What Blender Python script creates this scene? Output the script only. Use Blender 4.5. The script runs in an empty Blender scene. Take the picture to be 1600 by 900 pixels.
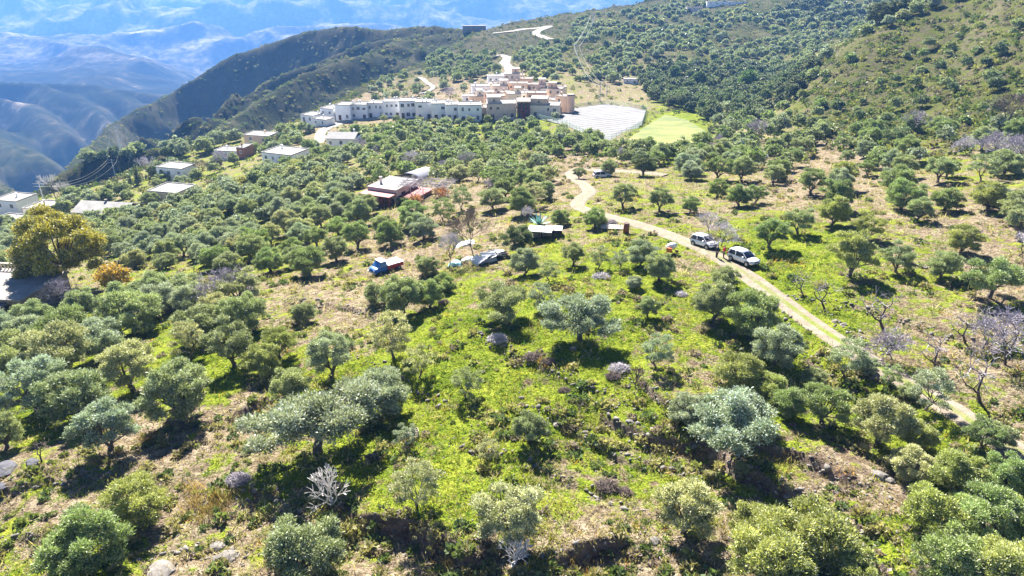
import bpy, math, random
import numpy as np
from mathutils import Vector, Matrix
random.seed(7); RNG = np.random.default_rng(11)
R = math.radians
SC = bpy.context.scene
COL = SC.collection
# ------------------------------------------------------------------ camera model (photo is 1600 x 900)
FPX = 1081.0; PITCH = R(25.3); CAMZ = 32.0
CP, SP = math.cos(PITCH), math.sin(PITCH)
def ray(px, py):
    px = np.asarray(px, float); py = np.asarray(py, float)
    x = (px-800)/FPX; v = (py-450)/FPX
    return x, CP - v*SP, -SP - v*CP
def P(px, py, Y):
    x, y, z = ray(px, py); s = Y/y
    return (float(x*s), float(Y), float(CAMZ+z*s))
# ------------------------------------------------------------------ noise
_perm = RNG.permutation(256); _perm = np.concatenate([_perm, _perm]).astype(np.int32)
_ga = RNG.random(256)*2*np.pi; _gx = np.cos(_ga); _gy = np.sin(_ga)
def perlin(x, y):
    xi = np.floor(x).astype(np.int64); yi = np.floor(y).astype(np.int64)
    xf = x-xi; yf = y-yi; xi &= 255; yi &= 255
    u = xf*xf*xf*(xf*(xf*6-15)+10); v = yf*yf*yf*(yf*(yf*6-15)+10)
    def g(ix, iy, dx, dy):
        h = _perm[_perm[ix & 255]+(iy & 255)]
        return _gx[h]*dx+_gy[h]*dy
    a = g(xi, yi, xf, yf); b = g(xi+1, yi, xf-1, yf); c = g(xi, yi+1, xf, yf-1); d = g(xi+1, yi+1, xf-1, yf-1)
    return (a+(b-a)*u + ((c+(d-c)*u)-(a+(b-a)*u))*v)*1.5
def fbm(x, y, sc, octv=4, gain=.5, ox=0.):
    s = np.zeros_like(x); a = 1.; f = 1./sc
    for i in range(octv):
        s += a*perlin(x*f+17.3*i+ox, y*f+9.1*i-ox); a *= gain; f *= 2.03
    return s
def ridged(x, y, sc, octv=5, gain=.5, ox=0.):
    s = np.zeros_like(x); a = 1.; f = 1./sc; w = np.ones_like(x)
    for i in range(octv):
        n = 1-np.abs(perlin(x*f+31.7*i+ox, y*f+5.3*i+ox)); n = n*n*w; w = np.clip(n*1.6, 0, 1)
        s += a*n; a *= gain; f *= 2.07
    return s
def sstep(a, b, x):
    t = np.clip((x-a)/(b-a), 0, 1); return t*t*(3-2*t)
# ------------------------------------------------------------------ near terrain: thin plate through surveyed points
SURV = [
 (0,900,31),(400,900,30),(800,900,29),(1200,900,28.5),(1600,900,27),
 (0,750,41),(400,750,39),(800,750,37.5),(1200,750,37),(1600,750,35),
 (0,600,60),(400,600,54),(800,600,50),(1200,600,48.5),(1600,600,46),
 (0,500,84),(400,500,69),(800,500,61),(1200,500,60),(1600,500,57),
 (0,400,128),(300,400,112),(600,400,94),(800,400,84),(1140,400,77),(1350,400,75),(1600,400,72),
 (0,345,185),(200,340,165),(500,330,132),(750,330,112),(900,330,103),(1200,330,96),(1400,330,92),(1600,330,88),
 (250,290,215),(450,280,182),(650,280,155),(900,280,136),(1200,280,125),(1400,280,115),(1600,280,105),
 (330,245,262),(560,230,240),(800,230,215),(1000,230,192),(1200,230,168),(1400,230,145),(1600,230,128),
 (500,195,310),(700,187,290),(880,187,275),(1050,190,258),(1200,190,225),(1400,190,178),(1600,180,152),
 (800,160,320),(950,160,320),(1100,160,318),(1220,165,262),(1400,150,205),(1600,130,175),
 (640,150,385),(640,122,440),(720,112,470),(560,160,365),
 (800,130,365),(950,130,385),(1100,130,385),(1230,130,355),(1290,100,262),(1450,100,228),(1600,80,195),
 (800,100,450),(950,100,450),(1100,100,450),(1250,95,440),(1500,60,240),(1600,30,215),
 (850,60,580),(1000,60,545),(1150,60,535),(1300,55,520),(1360,50,268),(1490,12,268),(1600,-20,245),
 (1060,18,680),(1200,10,650),(1400,10,600),(1600,-60,290),(1420,42,420),(1300,72,430)]
SPTS = np.array([P(*p) for p in SURV])
def uvw(x, y):
    yy = np.clip(y, 24, 760); return np.clip(x/yy, -1.05, 1.05), np.log(yy)*0.62, yy
_u, _v, _yy = uvw(SPTS[:,0], SPTS[:,1]); _g = (SPTS[:,2]-CAMZ)/_yy
def _tps(u, v):
    d2 = (u[:,None]-_u[None])**2+(v[:,None]-_v[None])**2
    return .5*d2*np.log(d2+1e-9)
_n = len(_u); _K = _tps(_u, _v)+np.eye(_n)*2e-4
_Pm = np.stack([np.ones(_n), _u, _v], 1)
_A = np.block([[_K, _Pm], [_Pm.T, np.zeros((3,3))]])
_w = np.linalg.solve(_A, np.concatenate([_g, np.zeros(3)]))
def near_surf(x, y):
    sh = x.shape; x = x.ravel(); y = y.ravel(); out = np.empty_like(x)
    for i in range(0, len(x), 60000):
        u, v, yy = uvw(x[i:i+60000], y[i:i+60000])
        out[i:i+60000] = CAMZ+yy*(_tps(u, v)@_w[:_n]+_w[_n]+_w[_n+1]*u+_w[_n+2]*v)
    return out.reshape(sh)
def seg_dist(x, y, pts):
    """distance to polyline, plus interpolated z and arc parameter and signed side"""
    best = np.full(x.shape, 1e18); bz = np.zeros_like(x); bs = np.zeros_like(x); side = np.zeros_like(x); L = 0
    for a, b in zip(pts[:-1], pts[1:]):
        dx, dy = b[0]-a[0], b[1]-a[1]; l2 = dx*dx+dy*dy; l = math.sqrt(l2)
        t = np.clip(((x-a[0])*dx+(y-a[1])*dy)/l2, 0, 1)
        ex = x-a[0]-t*dx; ey = y-a[1]-t*dy; d2 = ex*ex+ey*ey; m = d2 < best
        best = np.where(m, d2, best); bz = np.where(m, a[2]+(b[2]-a[2])*t, bz); bs = np.where(m, L+t*l, bs)
        side = np.where(m, np.sign(dx*ey-dy*ex), side); L += l
    return np.sqrt(best), bz, bs, side, L
def in_poly(x, y, poly):
    c = np.zeros(x.shape, bool); n = len(poly)
    for i in range(n):
        x0, y0 = poly[i][0], poly[i][1]; x1, y1 = poly[(i+1)%n][0], poly[(i+1)%n][1]
        if y0 == y1: continue
        c ^= ((y0 > y) != (y1 > y)) & (x < (x1-x0)*(y-y0)/(y1-y0)+x0)
    return c
EDGE = [P(*p) for p in [(-420,560,100),(-150,395,155),(0,332,205),(100,315,222),(200,292,240),(260,266,268),(330,242,288),(400,220,303),
        (480,193,330),(540,168,368),(600,128,440),(690,95,540),(760,58,650),(850,42,700),(950,26,720),(1060,4,760),(1300,-25,830),(1700,-80,900)]]
PLAT = EDGE+[(1500,700,0),(900,-100,0),(-300,-100,0)]
RIDGES = [([P(*p) for p in q], s, r) for q, s, r in [
 ([(60,318,430),(110,262,520),(180,190,760),(270,143,860),(350,93,900),(410,71,900),(480,49,880),(545,41,850),(600,47,810),(650,41,780),(700,44,750),(760,50,700),(850,44,690)], 1.65, 18),
 ([(725,50,745),(640,62,690),(560,88,640),(480,112,590),(400,160,530),(330,214,450),(300,250,400)], .62, 14),
 ([(700,46,760),(560,70,740),(500,95,700),(420,125,670),(350,175,610),(300,215,560)], 1.3, 10),
 ([(20,330,290),(60,300,305),(100,272,318),(150,243,328),(185,236,336),(240,231,345),(300,236,340),(360,222,345)], 1.15, 9),
 ([(-700,122,1800),(0,127,1800),(130,132,1800),(260,150,1750),(380,190,1600)], 1.1, 30),
 ([(-60,135,1780),(40,165,1600),(110,210,1350)], 1.05, 18),
 ([(60,130,1790),(140,165,1620),(180,200,1400)], 1.05, 18),
 ([(-260,140,1780),(-140,185,1600),(0,235,1300)], 1.05, 18),
 ([(150,133,1800),(215,160,1650),(235,190,1500)], 1.05, 15),
 ([(-150,150,1500),(-40,200,1250),(60,250,1000)], 1.05, 18),
 ([(-300,190,1100),(-100,250,800),(40,315,560)], 1.1, 15)]]
FB_Y = np.array([0,1000,1350,1500,1750,2300,2800,3500,4500,6500,9000,12500,15000.])
FB_Z = np.array([-360,-400,-500,-500,-335,-335,-362,-398,-400,-306,-60,260,300.])
BANKS = [([(520,800),(600,822),(660,838),(720,868),(790,900)], 1.15),
 ([(700,690),(790,715),(860,735),(930,775),(1000,800)], .35),
 ([(820,632),(880,660),(960,705),(1030,730),(1090,745)], .4),
 ([(900,622),(960,660),(1040,690),(1110,702),(1190,742),(1290,800),(1400,850)], .7),
 ([(960,580),(1060,640),(1200,700),(1270,722),(1380,775)], .6),
 ([(830,880),(900,872),(960,858),(1010,835)], 1.),
 ([(-40,770),(40,762),(110,748),(180,735)], .4),
 ([(0,845),(60,838),(110,820)], .5),
 ([(330,668),(390,640),(450,612)], .6),
 ([(1240,545),(1300,590),(1340,610)], .5),
 ([(560,560),(640,600),(700,640)], .25),
 ([(300,790),(380,770),(470,790)], .4),
 ([(740,520),(820,560),(900,600),(1000,640)], .3),
 ([(1210,470),(1270,520),(1340,560),(1440,610),(1560,670)], .35),
 ([(1180,455),(1290,470),(1400,500),(1600,560)], .3),
 ([(440,470),(520,480),(620,500)], .35)]
def base_height(x, y):
    T = near_surf(x, y)
    inside = in_poly(x, y, PLAT)
    d = seg_dist(x, y, EDGE)[0]
    s = np.where(inside, -d, d)+fbm(x, y, 60, 3)*6*sstep(40, 260, y)
    sp = np.clip(s, 0, None)
    T = T-sp*sp/(sp+28)*.85
    far = np.interp(y, FB_Y, FB_Z)+x*0.0
    amp = np.interp(y, [1400,2200,3000,5000,8000], [0,55,115,180,220])
    wx = fbm(x, y, 900, 3)*250; wy = fbm(x, y, 900, 3, ox=40)*250
    far = far+(ridged(x*.8+wx, y+wy, 1500, 6, .44)-1.0)*amp
    out = np.maximum(T, far)
    gul = ridged(x+fbm(x, y, 90, 2)*25, y, 130, 5, .5, ox=7.7); gulf = ridged(x+y*.5+fbm(x, y, 400, 2)*90, y*.6, 420, 4, .42, ox=2.7)
    m = y > 150
    for pts, sl, rr in RIDGES:
        d, z, _, _, _ = seg_dist(x, y, pts)
        d = d*(1+.22*fbm(x, y, 160, 3, ox=3.))
        far_fac = 2.2 if pts[0][1] > 900 else 1.
        rz = z-sl*(d*d/(d+rr)) + ((gul-1.1)*np.clip(d, 0, 70)*.5 if far_fac < 2 else (gulf-1.05)*np.clip(d, 0, 180)*1.2)
        out = np.where(m, np.maximum(out, rz), out)
    a = np.where(inside, sstep(120, 500, y)*.6, 1.)
    out = out+fbm(x, y, 14, 4)*(.16+.6*sstep(100, 600, y))+a*fbm(x, y, 45, 4)*1.6
    out = out+fbm(x, y, 3.2, 3)*.11
    # terraced upper slopes
    tz = out/5.5+fbm(x, y, 120, 2)*.5; fr = tz-np.floor(tz)
    tm = sstep(300, 380, y)*inside*.75
    out = out+tm*(np.clip(fr*1.0, 0, 1)-sstep(.55, .9, fr))*-1.8
    return out
# ------------------------------------------------------------------ polar grid
NA, NR = 1300, 1180
AZ = np.linspace(R(-62), R(62), NA); LR = np.linspace(math.log(13.), math.log(14500.), NR)
gaz, glr = np.meshgrid(AZ, LR); GX = np.exp(glr)*np.sin(gaz); GY = np.exp(glr)*np.cos(gaz)
GZ = base_height(GX, GY)
def hgt(x, y):
    x = np.asarray(x, float); y = np.asarray(y, float)
    a = (np.arctan2(x, y)-AZ[0])/(AZ[1]-AZ[0]); l = (np.log(np.hypot(x, y))-LR[0])/(LR[1]-LR[0])
    a = np.clip(a, 0, NA-1.001); l = np.clip(l, 0, NR-1.001); i = a.astype(int); j = l.astype(int); fa = a-i; fl = l-j
    return (GZ[j,i]*(1-fa)+GZ[j,i+1]*fa)*(1-fl)+(GZ[j+1,i]*(1-fa)+GZ[j+1,i+1]*fa)*fl
def pick(px, py):
    """pixel -> point on the terrain (vectorised ray march)"""
    px = np.atleast_1d(np.asarray(px, float)); py = np.atleast_1d(np.asarray(py, float))
    dx, dy, dz = ray(px, py); t = np.full(px.shape, 16.); done = np.zeros(px.shape, bool); prev = t.copy()
    while not done.all() and t.min() < 14000:
        nt = np.where(done, t, t*1.006)
        hit = (CAMZ+dz*nt < hgt(dx*nt, dy*nt)) & ~done
        prev = np.where(done, prev, t); t = nt; done |= hit
        if t[~done].size and t[~done].min() > 13500: break
    lo, hi = prev, t
    for _ in range(16):
        mid = (lo+hi)/2; b = CAMZ+dz*mid < hgt(dx*mid, dy*mid)
        hi = np.where(b, mid, hi); lo = np.where(b, lo, mid)
    return np.stack([dx*hi, dy*hi, hgt(dx*hi, dy*hi)], -1)
def depth(p):   # distance along the optical axis
    return p[1]*CP-(p[2]-CAMZ)*SP
# banks
for pl, hh in BANKS:
    pts = [tuple(q) for q in pick([a for a, b in pl], [b for a, b in pl])]
    cx = np.mean([p[0] for p in pts]); cy = np.mean([p[1] for p in pts]); ex = max(math.hypot(p[0]-cx, p[1]-cy) for p in pts)+10
    msk = np.hypot(GX-cx, GY-cy) < ex
    x = GX[msk]; y = GY[msk]
    d, _, s, side, L = seg_dist(x+fbm(x, y, 4, 2)*.6, y+fbm(x, y, 4, 2, ox=9)*.6, pts)
    sd = d*side
    if pts[-1][0] < pts[0][0]: sd = -sd
    e = sstep(0, 3, s)*sstep(0, 3, L-s)*sstep(9, 2, d)
    GZ[msk] += hh*(sstep(-.35, .45, sd)-.5)*1.3*e
# flat pads
def pad(poly_px, soft=6, tilt=True):
    pts = pick([a for a, b in poly_px], [b for a, b in poly_px])
    A = np.c_[pts[:,0], pts[:,1], np.ones(len(pts))]; co = np.linalg.lstsq(A, pts[:,2], rcond=None)[0]
    c = pts.mean(0); ex = np.max(np.hypot(pts[:,0]-c[0], pts[:,1]-c[1]))+soft+4
    msk = np.hypot(GX-c[0], GY-c[1]) < ex; x = GX[msk]; y = GY[msk]
    ins = in_poly(x, y, pts); d = seg_dist(x, y, [tuple(p) for p in pts]+[tuple(pts[0])])[0]
    w = np.where(ins, 1, sstep(soft, 0, d)); GZ[msk] = GZ[msk]*(1-w)+(co[0]*x+co[1]*y+co[2])*w
    return pts, co
LOT_PX = [(832,186),(862,172),(905,166),(945,162),(985,168),(1010,175),(1003,196),(985,208),(955,217),(922,214),(885,200)]
FIELD_PX = [(978,222),(1000,205),(1018,190),(1040,178),(1075,190),(1103,208),(1107,222),(1060,228),(1000,228)]
LOT, LOTC = pad(LOT_PX); FIELD, FIELDC = pad(FIELD_PX, 8)
# roads -------------------------------------------------------------
def smooth_line(pts, step):
    pts = [np.array(p) for p in pts]; pts = [2*pts[0]-pts[1]]+pts+[2*pts[-1]-pts[-2]]; out = []
    for i in range(1, len(pts)-2):
        p0, p1, p2, p3 = pts[i-1:i+3]; n = max(2, int(np.linalg.norm(p2-p1)/step))
        for k in range(n):
            t = k/n
            out.append(.5*((2*p1)+(-p0+p2)*t+(2*p0-5*p1+4*p2-p3)*t*t+(-p0+3*p1-3*p2+p3)*t**3))
    out.append(pts[-2]); return np.array(out)
ROADS = {}
def lay_road(name, px, w, step=1.0, lift=.05, carve=.14, sm=9):
    p = pick([a for a, b in px], [b for a, b in px]); line = smooth_line(p, step)
    z = hgt(line[:,0], line[:,1]); k = min(sm, len(z)//2*2-1); zp = np.pad(z, k//2, mode='edge'); z = np.convolve(zp, np.ones(k)/k, 'valid')
    line[:,2] = z
    ex = 0; c = line.mean(0); ex = np.max(np.hypot(line[:,0]-c[0], line[:,1]-c[1]))+w*2+6
    msk = np.hypot(GX-c[0], GY-c[1]) < ex; x = GX[msk]; y = GY[msk]
    sub = [tuple(q) for q in line[::max(1, int(2.5/step))]]+[tuple(line[-1])]
    d, zz, _, _, _ = seg_dist(x, y, sub)
    h = w/2; k = sstep(h+3.2, h+.2, d)
    GZ[msk] = GZ[msk]*(1-k)+(zz-carve*sstep(h+.6, h*.4, d))*k
    ROADS[name] = (line, w, lift)
ROAD_MAIN = [(1950,930),(1820,835),(1720,775),(1600,706),(1560,685),(1490,645),(1430,607),(1370,572),(1300,527),(1240,484),(1180,440),(1120,400),(1060,372),(1005,352),(960,340),(925,331),(903,322),(908,310),(921,299),(912,288),(893,276),(897,268),(930,266),(985,268),(1040,272)]
lay_road('dirt_road', ROAD_MAIN, 2.9)
lay_road('village_road', [(470,232),(497,222),(503,206),(520,196),(545,189),(575,186),(600,184),(625,184)], 4.6, lift=.2, carve=.5)
lay_road('mountain_road', [(800,121),(797,108),(788,98),(793,90),(781,86)], 6.5, lift=.35, carve=.8)
lay_road('ridge_road', [(770,52),(800,49),(830,45),(858,41),(842,48),(838,54),(862,62)], 7., lift=.4, carve=.8)
lay_road('hill_path', [(655,121),(668,130),(677,136),(668,143),(655,147)], 3., lift=.3, carve=.6)
# ------------------------------------------------------------------ materials
def newmat(name):
    m = bpy.data.materials.new(name); m.use_nodes = True; nt = m.node_tree
    for n in list(nt.nodes): nt.nodes.remove(n)
    out = nt.nodes.new('ShaderNodeOutputMaterial'); return m, nt, out
def N(nt, t, **kw):
    n = nt.nodes.new(t)
    for k, v in kw.items():
        if k.startswith('i_'): n.inputs[k[2:].replace('_', ' ')].default_value = v
        else: setattr(n, k, v)
    return n
def ramp(nt, fac, stops):
    r = N(nt, 'ShaderNodeValToRGB'); e = r.color_ramp.elements
    while len(e) < len(stops): e.new(.5)
    for k, (p, c) in zip(e, stops): k.position = p; k.color = (*c, 1) if len(c) == 3 else c
    nt.links.new(fac, r.inputs[0]); return r.outputs[0]
def mixc(nt, fac, a, b, mode='MIX'):
    m = N(nt, 'ShaderNodeMix', data_type='RGBA', blend_type=mode)
    for s, v in ((m.inputs[0], fac), (m.inputs[6], a), (m.inputs[7], b)):
        if isinstance(v, (int, float)): s.default_value = v
        elif isinstance(v, tuple): s.default_value = (*v, 1) if len(v) == 3 else v
        else: nt.links.new(v, s)
    return m.outputs[2]
def math_(nt, op, a, b=None, c=None, clamp=False):
    m = N(nt, 'ShaderNodeMath', operation=op, use_clamp=clamp)
    for s, v in zip(m.inputs, (a, b, c)):
        if v is None: continue
        if isinstance(v, (int, float)): s.default_value = v
        else: nt.links.new(v, s)
    return m.outputs[0]
def noise(nt, scale, detail=4, rough=.55, vec=None, dist=0.):
    n = N(nt, 'ShaderNodeTexNoise'); n.inputs['Scale'].default_value = scale; n.inputs['Detail'].default_value = detail
    n.inputs['Roughness'].default_value = rough; n.inputs['Distortion'].default_value = dist
    if vec is not None: nt.links.new(vec, n.inputs['Vector'])
    return n.outputs['Fac']
MATS = {}
def plain(name, col, rough=.8, var=.25, scale=1.5, metal=0., bump=0., second=None):
    if name in MATS: return MATS[name]
    m, nt, out = newmat(name); tc = N(nt, 'ShaderNodeTexCoord')
    n1 = noise(nt, scale, 5, .6, tc.outputs['Object'])
    c2 = second or tuple(c*(1-var) for c in col)
    c = ramp(nt, n1, [(.3, c2), (.65, col)])
    b = N(nt, 'ShaderNodeBsdfPrincipled'); nt.links.new(c, b.inputs['Base Color']); b.inputs['Roughness'].default_value = rough; b.inputs['Metallic'].default_value = metal
    if bump:
        bm = N(nt, 'ShaderNodeBump'); bm.inputs['Strength'].default_value = bump; bm.inputs['Distance'].default_value = .05
        nt.links.new(noise(nt, scale*6, 4, .6, tc.outputs['Object']), bm.inputs['Height']); nt.links.new(bm.outputs[0], b.inputs['Normal'])
    nt.links.new(b.outputs[0], out.inputs[0]); MATS[name] = m; return m
def leafmat(name, cols, back=None, attr=False, transl=.35, rough=.55, spec=.35):
    """foliage: per-leaf value picks from the ramp, object colour (or a colour attribute) tints it"""
    m, nt, out = newmat(name)
    at = N(nt, 'ShaderNodeAttribute', attribute_name='lv')
    c = ramp(nt, at.outputs['Fac'], cols)
    if attr:
        a2 = N(nt, 'ShaderNodeAttribute', attribute_name='tint'); c = mixc(nt, 1., c, a2.outputs['Color'], 'MULTIPLY')
    else:
        oi = N(nt, 'ShaderNodeObjectInfo'); c = mixc(nt, 1., c, oi.outputs['Color'], 'MULTIPLY')
    if back:
        g = N(nt, 'ShaderNodeNewGeometry'); f = math_(nt, 'MULTIPLY', g.outputs['Backfacing'], .55); c = mixc(nt, f, c, back)
    b = N(nt, 'ShaderNodeBsdfPrincipled'); nt.links.new(c, b.inputs['Base Color']); b.inputs['Roughness'].default_value = rough
    b.inputs['Specular IOR Level'].default_value = spec
    t = N(nt, 'ShaderNodeBsdfTranslucent'); tcx = mixc(nt, 1., c, (1.15, 1.2, .62), 'MULTIPLY'); nt.links.new(tcx, t.inputs[0])
    mx = N(nt, 'ShaderNodeMixShader'); mx.inputs[0].default_value = transl
    nt.links.new(b.outputs[0], mx.inputs[1]); nt.links.new(t.outputs[0], mx.inputs[2]); nt.links.new(mx.outputs[0], out.inputs[0])
    MATS[name] = m; return m
def ground_mat():
    m, nt, out = newmat('hillside_ground')
    geo = N(nt, 'ShaderNodeNewGeometry'); pos = geo.outputs['Position']
    z = N(nt, 'ShaderNodeAttribute', attribute_name='zone'); sp = N(nt, 'ShaderNodeSeparateColor'); nt.links.new(z.outputs['Color'], sp.inputs[0])
    green, scrub, farm = sp.outputs[0], sp.outputs[1], sp.outputs[2]
    n05 = noise(nt, .05, 5, .6, pos); n3 = noise(nt, .33, 6, .65, pos, .4); n1 = noise(nt, 1.1, 5, .65, pos); n6 = noise(nt, 5., 4, .7, pos); n20 = noise(nt, 22., 3, .7, pos)
    grass = ramp(nt, math_(nt, 'ADD', math_(nt, 'MULTIPLY', n6, .6), math_(nt, 'MULTIPLY', n3, .4)), [(.36, (.022,.04,.006)), (.46, (.10,.15,.012)), (.56, (.23,.265,.028)), (.68, (.38,.38,.07))])
    dry = ramp(nt, math_(nt, 'ADD', math_(nt, 'MULTIPLY', n6, .55), math_(nt, 'MULTIPLY', n1, .45)), [(.35, (.04,.028,.018)), (.45, (.16,.12,.075)), (.55, (.33,.265,.18)), (.68, (.50,.43,.33))])
    soil = ramp(nt, n20, [(.35, (.06,.04,.03)), (.6, (.24,.17,.13)), (.8, (.5,.43,.38))])
    dry = mixc(nt, ramp(nt, n3, [(.5, (0,0,0)), (.62, (1,1,1))]), dry, soil)
    sum_ = math_(nt, 'ADD', green, math_(nt, 'ADD', math_(nt, 'MULTIPLY', math_(nt, 'SUBTRACT', n3, .5), 1.5), math_(nt, 'MULTIPLY', math_(nt, 'SUBTRACT', n1, .5), 1.3)))
    f = ramp(nt, sum_, [(.42, (0,0,0)), (.62, (1,1,1))])
    c = mixc(nt, f, dry, grass)
    sc_ = ramp(nt, math_(nt, 'ADD', math_(nt, 'MULTIPLY', n1, .5), math_(nt, 'MULTIPLY', n05, .5)), [(.40, (.012,.018,.006)), (.50, (.035,.04,.016)), (.60, (.085,.075,.04)), (.72, (.19,.16,.10))])
    c = mixc(nt, scrub, c, sc_)
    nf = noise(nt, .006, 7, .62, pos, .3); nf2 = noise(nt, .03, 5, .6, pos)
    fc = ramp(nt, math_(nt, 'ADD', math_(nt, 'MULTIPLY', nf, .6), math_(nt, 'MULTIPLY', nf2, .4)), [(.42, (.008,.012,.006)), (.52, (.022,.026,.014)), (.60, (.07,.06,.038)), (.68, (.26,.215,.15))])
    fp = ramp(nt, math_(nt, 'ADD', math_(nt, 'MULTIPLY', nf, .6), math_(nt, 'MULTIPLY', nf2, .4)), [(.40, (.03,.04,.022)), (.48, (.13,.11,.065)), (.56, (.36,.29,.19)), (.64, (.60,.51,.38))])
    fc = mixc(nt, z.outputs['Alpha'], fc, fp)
    c = mixc(nt, farm, c, fc)
    # steep faces show bare rock and earth
    sx = N(nt, 'ShaderNodeSeparateXYZ'); nt.links.new(geo.outputs['True Normal'], sx.inputs[0])
    st = ramp(nt, sx.outputs[2], [(.62, (1,1,1)), (.80, (0,0,0))])
    rock = ramp(nt, n1, [(.3, (.06,.045,.04)), (.55, (.22,.16,.13)), (.75, (.38,.32,.27))])
    c = mixc(nt, math_(nt, 'MULTIPLY', st, math_(nt, 'SUBTRACT', .9, math_(nt, 'ADD', farm, math_(nt, 'MULTIPLY', scrub, .75)), clamp=True)), c, rock)
    b = N(nt, 'ShaderNodeBsdfPrincipled'); nt.links.new(c, b.inputs['Base Color']); b.inputs['Roughness'].default_value = 1.; b.inputs['Specular IOR Level'].default_value = .03
    bm = N(nt, 'ShaderNodeBump'); bm.inputs['Strength'].default_value = 1.; bm.inputs['Distance'].default_value = .22
    nt.links.new(math_(nt, 'ADD', n6, math_(nt, 'MULTIPLY', n1, 2.)), bm.inputs['Height']); nt.links.new(bm.outputs[0], b.inputs['Normal'])
    nt.links.new(b.outputs[0], out.inputs[0]); return m
# ------------------------------------------------------------------ object helpers
def props(o, label=None, cat=None, group=None, kind=None):
    if label: o['label'] = label
    if cat: o['category'] = cat
    if group: o['group'] = group
    if kind: o['kind'] = kind
    return o
def mesh_np(name, V, Fq, mat, smooth=False, attrs=None):
    """V (n,3) array; Fq (m,k) index array (all faces the same size) or list of arrays"""
    me = bpy.data.meshes.new(name); V = np.asarray(V, np.float32); me.vertices.add(len(V)); me.vertices.foreach_set('co', V.ravel())
    arrs = Fq if isinstance(Fq, list) else [Fq]
    tot = sum(a.size for a in arrs); nf = sum(len(a) for a in arrs)
    me.loops.add(tot); me.polygons.add(nf)
    me.loops.foreach_set('vertex_index', np.concatenate([a.ravel() for a in arrs]).astype(np.int32))
    cnt = np.concatenate([np.full(len(a), a.shape[1]) for a in arrs]); st = np.concatenate([[0], np.cumsum(cnt)[:-1]])
    me.polygons.foreach_set('loop_start', st.astype(np.int32))
    if smooth: me.polygons.foreach_set('use_smooth', np.ones(nf, bool))
    for k, (dom, ty, data) in (attrs or {}).items():
        at = me.attributes.new(k, ty, dom)
        at.data.foreach_set('color' if 'COLOR' in ty else 'value', np.asarray(data, np.float32).ravel())
    me.update(calc_edges=True)
    if mat: me.materials.append(mat)
    return me
def link(me, name, parent=None, loc=None, rz=0.):
    o = bpy.data.objects.new(name, me); COL.objects.link(o)
    if parent: o.parent = parent
    if loc is not None: o.location = loc
    if rz: o.rotation_euler = (0, 0, rz)
    return o
def thing(name, label, cat, loc=(0,0,0), rz=0., group=None, scale=None):
    o = bpy.data.objects.new(name, None); COL.objects.link(o); o.location = loc; o.rotation_euler = (0, 0, rz); o.empty_display_size = .3
    if scale is not None: o.scale = scale
    return props(o, label, cat, group)
class MB:
    """collects polygons"""
    def __init__(s): s.v = []; s.f = []
    def poly(s, pts, faces):
        b = len(s.v); s.v += [tuple(p) for p in pts]; s.f += [[b+i for i in f] for f in faces]
    def box(s, x0, x1, y0, y1, z0, z1, bottom=True):
        s.poly([(x0,y0,z0),(x1,y0,z0),(x1,y1,z0),(x0,y1,z0),(x0,y0,z1),(x1,y0,z1),(x1,y1,z1),(x0,y1,z1)],
               ([[0,3,2,1]] if bottom else [])+[[4,5,6,7],[0,1,5,4],[1,2,6,5],[2,3,7,6],[3,0,4,7]])
    def tube(s, p0, p1, r0, r1=None, n=6, cap=True):
        r1 = r0 if r1 is None else r1; p0 = Vector(p0); p1 = Vector(p1); d = (p1-p0).normalized()
        a = d.cross(Vector((0,0,1)) if abs(d.z) < .95 else Vector((1,0,0))).normalized(); b = d.cross(a)
        v = [p0+(a*math.cos(2*math.pi*k/n)+b*math.sin(2*math.pi*k/n))*r0 for k in range(n)]+[p1+(a*math.cos(2*math.pi*k/n)+b*math.sin(2*math.pi*k/n))*r1 for k in range(n)]
        s.poly(v, [[k, (k+1)%n, n+(k+1)%n, n+k] for k in range(n)]+([list(range(n))[::-1], list(range(n, 2*n))] if cap else []))
    def loft(s, secs, closed=True, caps=True):
        n = len(secs[0]); v = [p for q in secs for p in q]; f = []
        for i in range(len(secs)-1):
            for k in range(n if closed else n-1): f.append([i*n+k, i*n+(k+1)%n, (i+1)*n+(k+1)%n, (i+1)*n+k])
        if caps: f += [list(range(n))[::-1], [(len(secs)-1)*n+k for k in range(n)]]
        s.poly(v, f)
    def mesh(s, name, mat, smooth=False, bevel=0.):
        me = bpy.data.meshes.new(name); me.from_pydata([tuple(p) for p in s.v], [], s.f); me.validate(); me.update()
        if smooth:
            for p in me.polygons: p.use_smooth = True
        me.materials.append(mat); return me
    def build(s, name, mat, parent=None, smooth=False, loc=None, rz=0., bevel=0.):
        o = link(s.mesh(name, mat, smooth), name, parent, loc, rz)
        if bevel:
            b = o.modifiers.new('b', 'BEVEL'); b.width = bevel; b.segments = 2; b.limit_method = 'ANGLE'
        return o
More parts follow.
